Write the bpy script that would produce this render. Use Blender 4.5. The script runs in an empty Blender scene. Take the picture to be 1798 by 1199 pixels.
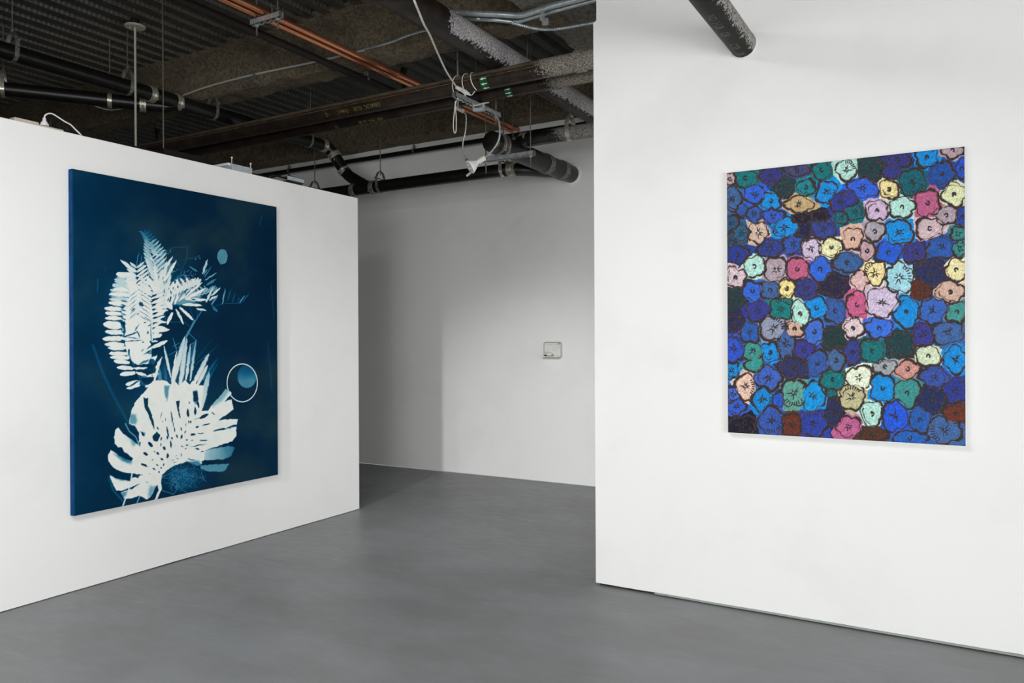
import bpy, bmesh, math, random
import numpy as np
from mathutils import Vector, Matrix, noise as mnoise
random.seed(4)
C = bpy.context.scene.collection
SC = bpy.context.scene
V3 = Vector
PI = math.pi

# ---------------------------------------------------------------- camera
F_PX, YAW, PITCH, ROLL, CAM_Z = 1350.6, 0.5294, -0.0018, 0.0049, 1.45
CX, CY = 899.0, 595.1
fwd0 = V3((-math.sin(YAW), math.cos(YAW), 0)); right0 = V3((math.cos(YAW), math.sin(YAW), 0)); up0 = V3((0, 0, 1))
FWD = fwd0 * math.cos(PITCH) + up0 * math.sin(PITCH); UPp = up0 * math.cos(PITCH) - fwd0 * math.sin(PITCH)
RIGHT = right0 * math.cos(ROLL) - UPp * math.sin(ROLL); UP = UPp * math.cos(ROLL) + right0 * math.sin(ROLL)
CAM = V3((0, 0, CAM_Z))
cd = bpy.data.cameras.new('camera'); cam = bpy.data.objects.new('camera', cd); C.objects.link(cam)
cd.sensor_width = 36; cd.lens = 36 * F_PX / 1798; cd.shift_y = -(599.5 - CY) / 1798; cd.clip_start = 0.05
cam.matrix_world = Matrix(((RIGHT.x, UP.x, -FWD.x, CAM.x), (RIGHT.y, UP.y, -FWD.y, CAM.y), (RIGHT.z, UP.z, -FWD.z, CAM.z), (0, 0, 0, 1)))
SC.camera = cam

def ray(u, v):
    # measured (unrotated) frame first, then the small roll
    a = (u - CX); b = (v - CY); cr, sr = math.cos(ROLL), math.sin(ROLL)
    uu = a * cr - b * sr; vv = a * sr + b * cr
    return fwd0 * math.cos(PITCH) + up0 * math.sin(PITCH) + right0 * (uu / F_PX) + UPp * (-vv / F_PX)
def at(u, v, x=None, y=None, z=None):
    """the place on the plane x=, y= or z= of the room that shows at pixel u, v of the photograph"""
    d = ray(u, v)
    t = (x - CAM.x) / d.x if x is not None else (y - CAM.y) / d.y if y is not None else (z - CAM.z) / d.z
    return CAM + d * t
def px(p):
    q = V3(p) - CAM; d = q.dot(FWD)
    return (CX + F_PX * q.dot(RIGHT) / d, CY - F_PX * q.dot(UP) / d, d)

# ---------------------------------------------------------------- light and exposure
SC.view_settings.view_transform = 'Standard'; SC.view_settings.look = 'None'
SC.view_settings.gamma = 1; SC.view_settings.exposure = 0.03; SC.view_settings.use_curve_mapping = False
w = bpy.data.worlds.new('world'); SC.world = w; w.use_nodes = True
w.node_tree.nodes['Background'].inputs[0].default_value = (0.8, 0.9, 1, 1); w.node_tree.nodes['Background'].inputs[1].default_value = 0.3
def area(name, loc, target, sx, sy, power, col=(1, 1, 1), spread=180):
    l = bpy.data.lights.new(name, 'AREA'); l.shape = 'RECTANGLE'; l.size = sx; l.size_y = sy; l.energy = power; l.color = col; l.spread = math.radians(spread)
    o = bpy.data.objects.new(name, l); C.objects.link(o); o.location = loc
    o.rotation_euler = (V3(target) - V3(loc)).to_track_quat('-Z', 'Y').to_euler(); return o
def spot(name, loc, target, power, angle=70, blend=.8, size=.04, col=(1, .98, .95)):
    l = bpy.data.lights.new(name, 'SPOT'); l.energy = power; l.spot_size = math.radians(angle); l.spot_blend = blend; l.shadow_soft_size = size; l.color = col
    o = bpy.data.objects.new(name, l); C.objects.link(o); o.location = loc
    o.rotation_euler = (V3(target) - V3(loc)).to_track_quat('-Z', 'Y').to_euler(); return o
# area lights added as unseen windows behind and to the right of the camera, track spots and floods under the deck
area('added_window_light', (-1.6, -4.7, 1.7), (-1.6, 0, 1.5), 2.4, 2.4, 46, (.98, .99, 1))
area('added_window_light', (1.2, -4.7, 1.2), (0, 0, .8), 2.4, 2.0, 172, (.98, .99, 1))
area('added_window_light', (4.0, -1.2, 1.1), (-2.5, -.6, .7), 4.0, 1.8, 215, (.98, .99, 1))
area('added_rear_light', (1.8, 5.4, 1.4), (-4, 6.6, 1.0), 1.6, 2.0, 46, (.98, .99, 1))  # unseen area light added to brighten the right of the back wall
area('added_ceiling_wash', (-1.6, 0.3, 3.3), (-1.6, 0.3, 0), 1.6, 1.6, 100)  # unseen overhead area light, added to wash the front of the room
spot('ceiling_spot', (-.75, -1.0, 3.24), (-4.2, 5.5, 1.2), 60, 80, 1, .06, (1, 1, 1))
spot('ceiling_spot', (-2.4, 1.2, 3.4), (-1.0, 4.1, 1.0), 42, 95, 1, .12, (1, 1, 1))
spot('ceiling_spot', (-1.4, 1.6, 3.4), (-4.4, 2.6, 1.0), 50, 95, 1, .12, (1, 1, 1))
spot('flood_light', (-2.72, -2.0, 3.2), (-3.6, 6.8, .15), 880, 27, .9, .12, (1, 1, 1))
spot('flood_light', (-3.51, -2.0, 3.2), (-3.2, 6.8, -.25), 150, 27, .9, .10, (1, 1, 1))


# ---------------------------------------------------------------- helpers
def bm_new(): return bmesh.new()
def obj(name, bm, m, parent=None, smooth=False, label=None):
    """one mesh object; its origin goes to the parent's place, or to the middle of its own base"""
    bmesh.ops.recalc_face_normals(bm, faces=bm.faces)
    if smooth:
        for f in bm.faces: f.smooth = True
        for e in bm.edges:
            if len(e.link_faces) == 2 and e.calc_face_angle(0) > 0.7: e.smooth = False
    me = bpy.data.meshes.new(name)
    if parent is not None:
        base = V3(parent['_base'])
    else:
        cs = [v.co for v in bm.verts]
        base = V3(((min(c.x for c in cs) + max(c.x for c in cs)) / 2, (min(c.y for c in cs) + max(c.y for c in cs)) / 2, min(c.z for c in cs)))
    for v in bm.verts: v.co -= base
    bm.to_mesh(me); bm.free()
    for mm in (m if isinstance(m, (list, tuple)) else [m]): me.materials.append(mm)
    o = bpy.data.objects.new(name, me); C.objects.link(o)
    o['_base'] = tuple(base)
    if parent is not None: o.parent = parent; o.location = (0, 0, 0)
    else: o.location = base
    if label: o['label'] = label
    return o
def thing(name, label, cat, loc, group=None):
    o = bpy.data.objects.new(name, None); C.objects.link(o); o.location = loc; o.empty_display_size = .05
    o['_base'] = tuple(loc); o['label'] = label; o['category'] = cat
    if group: o['group'] = group
    return o
def tag(o, label, cat, group=None):
    o['label'] = label; o['category'] = cat
    if group: o['group'] = group
    return o
def struct(name, bm, m, parent=None, **k):
    o = obj(name, bm, m, parent, **k)
    if parent is None: o['kind'] = 'structure'
    return o
def box(bm, a, b, bev=0):
    x0, y0, z0 = a; x1, y1, z1 = b
    vs = [bm.verts.new(p) for p in ((x0,y0,z0),(x1,y0,z0),(x1,y1,z0),(x0,y1,z0),(x0,y0,z1),(x1,y0,z1),(x1,y1,z1),(x0,y1,z1))]
    fs = [bm.faces.new([vs[i] for i in q]) for q in ((0,3,2,1),(4,5,6,7),(0,1,5,4),(1,2,6,5),(2,3,7,6),(3,0,4,7))]
    if bev:
        es = list({e for f in fs for e in f.edges}); bmesh.ops.bevel(bm, geom=es, offset=bev, segments=2, profile=.5, affect='EDGES')
    return bm
def obox(bm, c, ax, ay, az, hx, hy, hz):
    """box at c with half sizes along the given axes"""
    c = V3(c); ax, ay, az = V3(ax).normalized(), V3(ay).normalized(), V3(az).normalized()
    vs = [bm.verts.new(c + ax * hx * i + ay * hy * j + az * hz * k) for i, j, k in ((-1,-1,-1),(1,-1,-1),(1,1,-1),(-1,1,-1),(-1,-1,1),(1,-1,1),(1,1,1),(-1,1,1))]
    for q in ((0,3,2,1),(4,5,6,7),(0,1,5,4),(1,2,6,5),(2,3,7,6),(3,0,4,7)): bm.faces.new([vs[i] for i in q])
def frames(pts):
    pts = [V3(p) for p in pts]; T = []
    for i in range(len(pts)):
        a = pts[max(0, i - 1)]; b = pts[min(len(pts) - 1, i + 1)]; T.append((b - a).normalized())
    n = T[0].cross(V3((0, 0, 1)))
    if n.length < 1e-3: n = T[0].cross(V3((1, 0, 0)))
    n.normalize(); N = [n]
    for i in range(1, len(pts)):
        n = N[-1] - T[i] * N[-1].dot(T[i]); n.normalize(); N.append(n)
    return pts, T, N
def tube(bm, pts, r, seg=16, caps=True, radii=None):
    pts, T, N = frames(pts); rings = []
    for i, p in enumerate(pts):
        b = T[i].cross(N[i]); rr = radii[i] if radii else r
        k = 1.0
        if 0 < i < len(pts) - 1:
            d = (pts[i] - pts[i - 1]).normalized().dot(T[i]); k = 1 / max(.5, d)
        rings.append([bm.verts.new(p + (N[i] * math.cos(a) + b * math.sin(a)) * rr * (1 if len(pts) > 6 else 1)) for a in (2 * PI * j / seg for j in range(seg))])
    for a, b in zip(rings[:-1], rings[1:]):
        for j in range(seg): bm.faces.new([a[j], a[(j + 1) % seg], b[(j + 1) % seg], b[j]])
    if caps: bm.faces.new(rings[0][::-1]); bm.faces.new(rings[-1])
    return rings
def densify(pts, step):
    out = [V3(pts[0])]
    for a, b in zip(pts[:-1], pts[1:]):
        a, b = V3(a), V3(b); n = max(1, int((b - a).length / step))
        out += [a.lerp(b, (i + 1) / n) for i in range(n)]
    return out
def fillet(pts, R, n=8):
    pts = [V3(p) for p in pts]; out = [pts[0]]
    for i in range(1, len(pts) - 1):
        a, p, b = pts[i - 1], pts[i], pts[i + 1]
        da = (a - p); db = (b - p); L = min(R, da.length * .48, db.length * .48); A = p + da.normalized() * L; B = p + db.normalized() * L
        for k in range(n + 1):
            t = k / n; out.append(A * (1 - t) ** 2 + p * 2 * t * (1 - t) + B * t * t)
    out.append(pts[-1]); return out
def spline(pts, n=8):
    P = [V3(p) for p in pts]; P = [P[0] * 2 - P[1]] + P + [P[-1] * 2 - P[-2]]; out = []
    for i in range(1, len(P) - 2):
        for k in range(n):
            t = k / n; a, b, c, d = P[i - 1:i + 3]
            out.append(.5 * ((2 * b) + (c - a) * t + (2 * a - 5 * b + 4 * c - d) * t * t + (3 * b - a - 3 * c + d) * t ** 3))
    out.append(P[-2]); return out
def lathe(bm, p, d, prof, seg=24, caps=True):
    """profile of (distance along d, radius)"""
    p = V3(p); d = V3(d).normalized()
    n = d.cross(V3((0, 0, 1)));
    if n.length < 1e-3: n = V3((1, 0, 0))
    n.normalize(); b = d.cross(n); rings = []
    for (s, r) in prof: rings.append([bm.verts.new(p + d * s + (n * math.cos(a) + b * math.sin(a)) * r) for a in (2 * PI * j / seg for j in range(seg))])
    for A, B in zip(rings[:-1], rings[1:]):
        for j in range(seg): bm.faces.new([A[j], A[(j + 1) % seg], B[(j + 1) % seg], B[j]])
    if caps: bm.faces.new(rings[0][::-1]); bm.faces.new(rings[-1])
def ribbon(bm, pts, wdir, width, thick, closed=False):
    pts = [V3(p) for p in pts]; w = V3(wdir).normalized() * width / 2; n = len(pts); rings = []
    for i in range(n):
        if closed: t = pts[(i + 1) % n] - pts[i - 1]
        else: t = pts[min(n - 1, i + 1)] - pts[max(0, i - 1)]
        o = t.normalized().cross(w.normalized()) * thick / 2
        rings.append([bm.verts.new(pts[i] + a) for a in (w + o, w - o, -w - o, -w + o)])
    for i in range(n if closed else n - 1):
        A = rings[i]; B = rings[(i + 1) % n]
        for j in range(4): bm.faces.new([A[j], A[(j + 1) % 4], B[(j + 1) % 4], B[j]])
    if not closed: bm.faces.new(rings[0][::-1]); bm.faces.new(rings[-1])

# ---------------------------------------------------------------- materials
def lin(c): return tuple((x / 255 / 12.92 if x <= 10 else ((x / 255 + .055) / 1.055) ** 2.4) for x in c) + (1,)
class NT:
    def __init__(s, name):
        s.m = bpy.data.materials.new(name); s.m.use_nodes = True; s.t = s.m.node_tree; s.n = s.t.nodes; s.p = s.n['Principled BSDF']
    def add(s, ty, **k):
        x = s.n.new(ty)
        for a, b in k.items():
            if hasattr(x, a): setattr(x, a, b)
            else: x.inputs[a].default_value = b
        return x
    def l(s, a, b): s.t.links.new(a, b)
    def pos(s): return s.add('ShaderNodeNewGeometry').outputs['Position']
    def noise(s, scale, detail=4, rough=.6, vec=None, stretch=None):
        n = s.add('ShaderNodeTexNoise'); n.inputs['Scale'].default_value = scale; n.inputs['Detail'].default_value = detail; n.inputs['Roughness'].default_value = rough
        v = vec or s.pos()
        if stretch:
            mp = s.add('ShaderNodeMapping'); mp.inputs['Scale'].default_value = stretch; s.l(v, mp.inputs['Vector']); v = mp.outputs[0]
        s.l(v, n.inputs['Vector']); return n.outputs['Fac']
    def rng(s, v, a, b, c=0, d=1, smooth=True):
        r = s.add('ShaderNodeMapRange'); r.interpolation_type = 'SMOOTHSTEP' if smooth else 'LINEAR'
        for i, x in enumerate((a, b, c, d)): r.inputs[i + 1].default_value = x
        s.l(v, r.inputs[0]); return r.outputs[0]
    def math(s, op, a, b=None):
        m = s.add('ShaderNodeMath'); m.operation = op
        for i, x in enumerate((a, b)):
            if x is None: continue
            if isinstance(x, (int, float)): m.inputs[i].default_value = x
            else: s.l(x, m.inputs[i])
        return m.outputs[0]
    def mix(s, f, a, b):
        m = s.add('ShaderNodeMix'); m.data_type = 'RGBA'
        if isinstance(f, (int, float)): m.inputs[0].default_value = f
        else: s.l(f, m.inputs[0])
        for i, x in ((6, a), (7, b)):
            if isinstance(x, tuple): m.inputs[i].default_value = x
            else: s.l(x, m.inputs[i])
        return m.outputs[2]
    def bump(s, h, strength=.3, dist=.01):
        b = s.add('ShaderNodeBump'); b.inputs['Strength'].default_value = strength; b.inputs['Distance'].default_value = dist
        s.l(h, b.inputs['Height']); s.l(b.outputs[0], s.p.inputs['Normal'])
def simple(name, c, rough=.5, metal=0, c2=None, scale=20, lo=.4, hi=.65, bump=0, bscale=60, spec=.5, stretch=None):
    t = NT(name); p = t.p; p.inputs['Roughness'].default_value = rough; p.inputs['Metallic'].default_value = metal; p.inputs['Specular IOR Level'].default_value = spec
    if c2 is None: c2 = tuple(int(x * (.97 if sum(c) > 450 else .88)) for x in c)
    f = t.rng(t.noise(scale, stretch=stretch), lo, hi)
    t.l(t.mix(f, lin(c), lin(c2)), p.inputs['Base Color'])
    if bump: t.bump(t.noise(bscale, 3), bump, .004)
    return t.m
M = {}
M['iron'] = simple('black_cast_iron', (17, 16, 15), .36, 0, (27, 25, 23), 30, .45, .75, .12, 90, spec=.4)
M['rusty'] = None
M['steel'] = simple('galvanised_steel', (176, 180, 180), .4, .45, (140, 144, 144), 60)
M['steel_dull'] = simple('dull_zinc_steel', (132, 132, 126), .5, .5, (92, 92, 86), 40)
M['steel_dark'] = simple('dark_threaded_rod', (104, 104, 98), .5, .3, (76, 76, 70), 60)
M['band'] = simple('stainless_band', (196, 192, 178), .3, .65, (160, 156, 142), 50)
M['copper'] = simple('copper_pipe', (206, 136, 100), .26, .85, (170, 104, 72), 10, .45, .8, stretch=(1, .15, 1))
M['white_plastic'] = simple('white_plastic', (232, 232, 232), .35)
M['white_cord'] = simple('white_cord_rubber', (224, 222, 210), .45)
M['beige_plastic'] = simple('beige_plastic', (196, 188, 172), .5)
M['grey_metal'] = simple('grey_painted_metal', (178, 184, 190), .45, .2)
M['black'] = simple('black_plastic', (20, 20, 20), .45)
M['dark_steel'] = simple('dark_brown_steel', (24, 18, 15), .6, 0, spec=.3)
M['glass'] = simple('lamp_face', (206, 208, 204), .15)
M['conduit'] = simple('zinc_conduit', (176, 184, 184), .3, .6, (150, 160, 160), 30)
M['pole'] = simple('off_white_pole_paint', (176, 174, 160), .45)
M['gap'] = simple('dark_gap', (24, 24, 24), .8)
M['green'] = simple('green_label', (0, 122, 60), .5)
M['label_white'] = simple('label_white', (225, 228, 225), .5)
M['chalk'] = simple('yellow_paint_marker', (142, 132, 64), .8, c2=(84, 76, 40), scale=90)
M['cast_letter'] = simple('cast_letter_iron', (98, 98, 92), .5)
M['yellow'] = simple('brass', (160, 110, 40), .4, .6)
M['yellow_dot'] = simple('pale_led_cover', (236, 232, 200), .3)
M['cream'] = simple('warm_white_ceramic', (226, 220, 206), .35)

t = NT('white_wall_paint'); t.p.inputs['Roughness'].default_value = .62; t.p.inputs['Specular IOR Level'].default_value = .3
t.l(t.mix(t.rng(t.noise(1.7, 5), .45, .75), lin((238, 238, 235)), lin((233, 233, 230))), t.p.inputs['Base Color']); t.bump(t.noise(55, 3), .06, .004); M['wall'] = t.m
t = NT('grey_floor_paint'); p = t.p
n1 = t.noise(1.3, 6, .65, stretch=(1, 1.7, 1)); n2 = t.noise(7, 6, .7, stretch=(1, 3.2, 1)); n3 = t.noise(60, 4, .7, stretch=(1, 5, 1))
c = t.mix(t.rng(n1, .35, .68), lin((127, 129, 132)), lin((116, 117, 117))); c = t.mix(t.math('MULTIPLY', t.rng(n2, .45, .75), .32), c, lin((138, 140, 142))); c = t.mix(t.math('MULTIPLY', t.rng(n3, .60, .80), .30), c, lin((160, 162, 162)))
sp = t.rng(t.noise(140, 2, .5), .74, .78); c = t.mix(t.math('MULTIPLY', sp, .45), c, lin((190, 190, 188)))
t.l(c, p.inputs['Base Color']); t.l(t.rng(n2, .3, .7, .36, .52), p.inputs['Roughness']); p.inputs['Specular IOR Level'].default_value = .45
t.bump(t.math('ADD', n2, t.math('MULTIPLY', n3, .4)), .10, .006); M['floor'] = t.m
# metal deck: rows of small stamped marks on the rib sides, brown overspray near the girder
t = NT('ribbed_metal_deck'); g = t.add('ShaderNodeNewGeometry'); sx = t.add('ShaderNodeSeparateXYZ'); t.l(g.outputs['Position'], sx.inputs[0]); sn = t.add('ShaderNodeSeparateXYZ'); t.l(g.outputs['Normal'], sn.inputs[0])
fr = t.math('FRACT', t.math('MULTIPLY', sx.outputs[1], 26.0)); dash = t.math('LESS_THAN', fr, .42)
side = t.math('GREATER_THAN', t.math('ABSOLUTE', sn.outputs[0]), .4)
dots = t.math('MULTIPLY', t.math('MULTIPLY', dash, side), t.rng(t.noise(9, 3), .3, .6, .15, .75))
base = t.mix(t.rng(t.noise(6, 6), .4, .7), lin((62, 60, 55)), lin((48, 47, 43)))
ov = t.math('MULTIPLY', t.rng(sx.outputs[1], 3.1, 4.2, 0, 1), t.math('LESS_THAN', sx.outputs[1], 4.5)); ov = t.math('MULTIPLY', ov, t.rng(t.noise(16, 6, .7), .38, .62))
base = t.mix(t.math('MULTIPLY', dots, t.math('SUBTRACT', 1, ov)), base, lin((104, 107, 103)))
t.l(t.mix(ov, base, lin((84, 76, 62))), t.p.inputs['Base Color']); t.p.inputs['Roughness'].default_value = .55; t.bump(t.noise(120, 4), .35, .006); M['deck'] = t.m
t = NT('sprayed_fireproofing'); n = t.noise(38, 8, .8); n2 = t.noise(5, 5, .6)
c = t.mix(t.rng(n, .36, .60), lin((76, 67, 53)), lin((136, 123, 99))); c = t.mix(t.rng(n2, .45, .72, 0, .65), c, lin((74, 65, 51)))
t.l(c, t.p.inputs['Base Color']); t.p.inputs['Roughness'].default_value = .95; t.bump(n, 1.0, .02); M['spray'] = t.m
t = NT('grey_sprayed_fireproofing'); n = t.noise(34, 8, .8)
t.l(t.mix(t.rng(n, .34, .60), lin((74, 70, 62)), lin((140, 134, 122))), t.p.inputs['Base Color']); t.p.inputs['Roughness'].default_value = .95; t.bump(n, 1.0, .025); M['spray_grey'] = t.m
def oversprayed(name, base, base2, axis, a, b, nzw=0.0, nxw=0.0, flecks=.0, spray=(168, 162, 156), rough=.4, scale=70, fullness=.30, gate=None, dust=None, spec=.5):
    """painted pipe with fireproofing overspray; the cover grows from a to b along an axis and on the side it was sprayed from"""
    t = NT(name); g = t.add('ShaderNodeNewGeometry'); s = t.add('ShaderNodeSeparateXYZ'); t.l(g.outputs['Position'], s.inputs[0]); sn = t.add('ShaderNodeSeparateXYZ'); t.l(g.outputs['Normal'], sn.inputs[0])
    cov = t.rng(s.outputs[axis], a, b, 0, 1)
    bias = t.math('ADD', t.math('MULTIPLY', sn.outputs[2], nzw), t.math('MULTIPLY', sn.outputs[0], nxw))
    cov = t.math('MULTIPLY', cov, t.math('ADD', 1.0, bias))
    if gate:
        lo, hi, gx, gz = gate
        cov = t.math('MULTIPLY', cov, t.rng(t.math('ADD', t.math('MULTIPLY', sn.outputs[0], gx), t.math('MULTIPLY', sn.outputs[2], gz)), lo, hi))
    n = t.noise(scale, 3, .62)
    thr = t.math('SUBTRACT', .78 - flecks, t.math('MULTIPLY', cov, fullness + .12))
    mask = t.rng(t.math('SUBTRACT', n, thr), -.015, .03)
    b0 = t.mix(t.rng(t.noise(8, 6, .7, stretch=(1, 1, 1)), .42, .66), lin(base), lin(base2))
    t.p.inputs['Specular IOR Level'].default_value = spec
    if dust: b0 = t.mix(t.math('MULTIPLY', t.rng(sn.outputs[2], .15, .6), t.rng(t.noise(14, 5, .7, stretch=(.5, 1, 1)), .3, .6, .45, 1)), b0, lin(dust))
    sp = t.mix(t.rng(t.noise(130, 3), .4, .6), lin(spray), lin(tuple(int(x * .55) for x in spray)))
    t.l(t.mix(mask, b0, sp), t.p.inputs['Base Color']); t.l(t.rng(mask, 0, 1, rough, .95), t.p.inputs['Roughness'])
    t.bump(t.math('MULTIPLY', mask, n), .9, .012); return t.m

# ---------------------------------------------------------------- the two paintings, as colour fields
def srgb(c):
    c = np.asarray(c, dtype=np.float32) / 255.0
    return np.where(c <= 0.04045, c / 12.92, ((c + 0.055) / 1.055) ** 2.4)

def sstep(a, b, x):
    t = np.clip((x - a) / (b - a), 0, 1)
    return t * t * (3 - 2 * t)

def vnoise(x, y, seed=0):
    """smooth value noise in -1..1"""
    tab = np.random.RandomState(seed + 11).rand(256, 256).astype(np.float32) * 2 - 1
    xi = np.floor(x).astype(int); yi = np.floor(y).astype(int)
    fx = x - xi; fy = y - yi
    fx = fx * fx * (3 - 2 * fx); fy = fy * fy * (3 - 2 * fy)
    a = tab[yi & 255, xi & 255]; b = tab[yi & 255, (xi + 1) & 255]
    c = tab[(yi + 1) & 255, xi & 255]; d = tab[(yi + 1) & 255, (xi + 1) & 255]
    return (a * (1 - fx) + b * fx) * (1 - fy) + (c * (1 - fx) + d * fx) * fy

def fbm(x, y, seed=0, n=4):
    s = 0; a = 1; t = 0
    for k in range(n):
        s = s + a * vnoise(x * 2 ** k, y * 2 ** k, seed + k * 7); t += a; a *= 0.5
    return s / t

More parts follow.
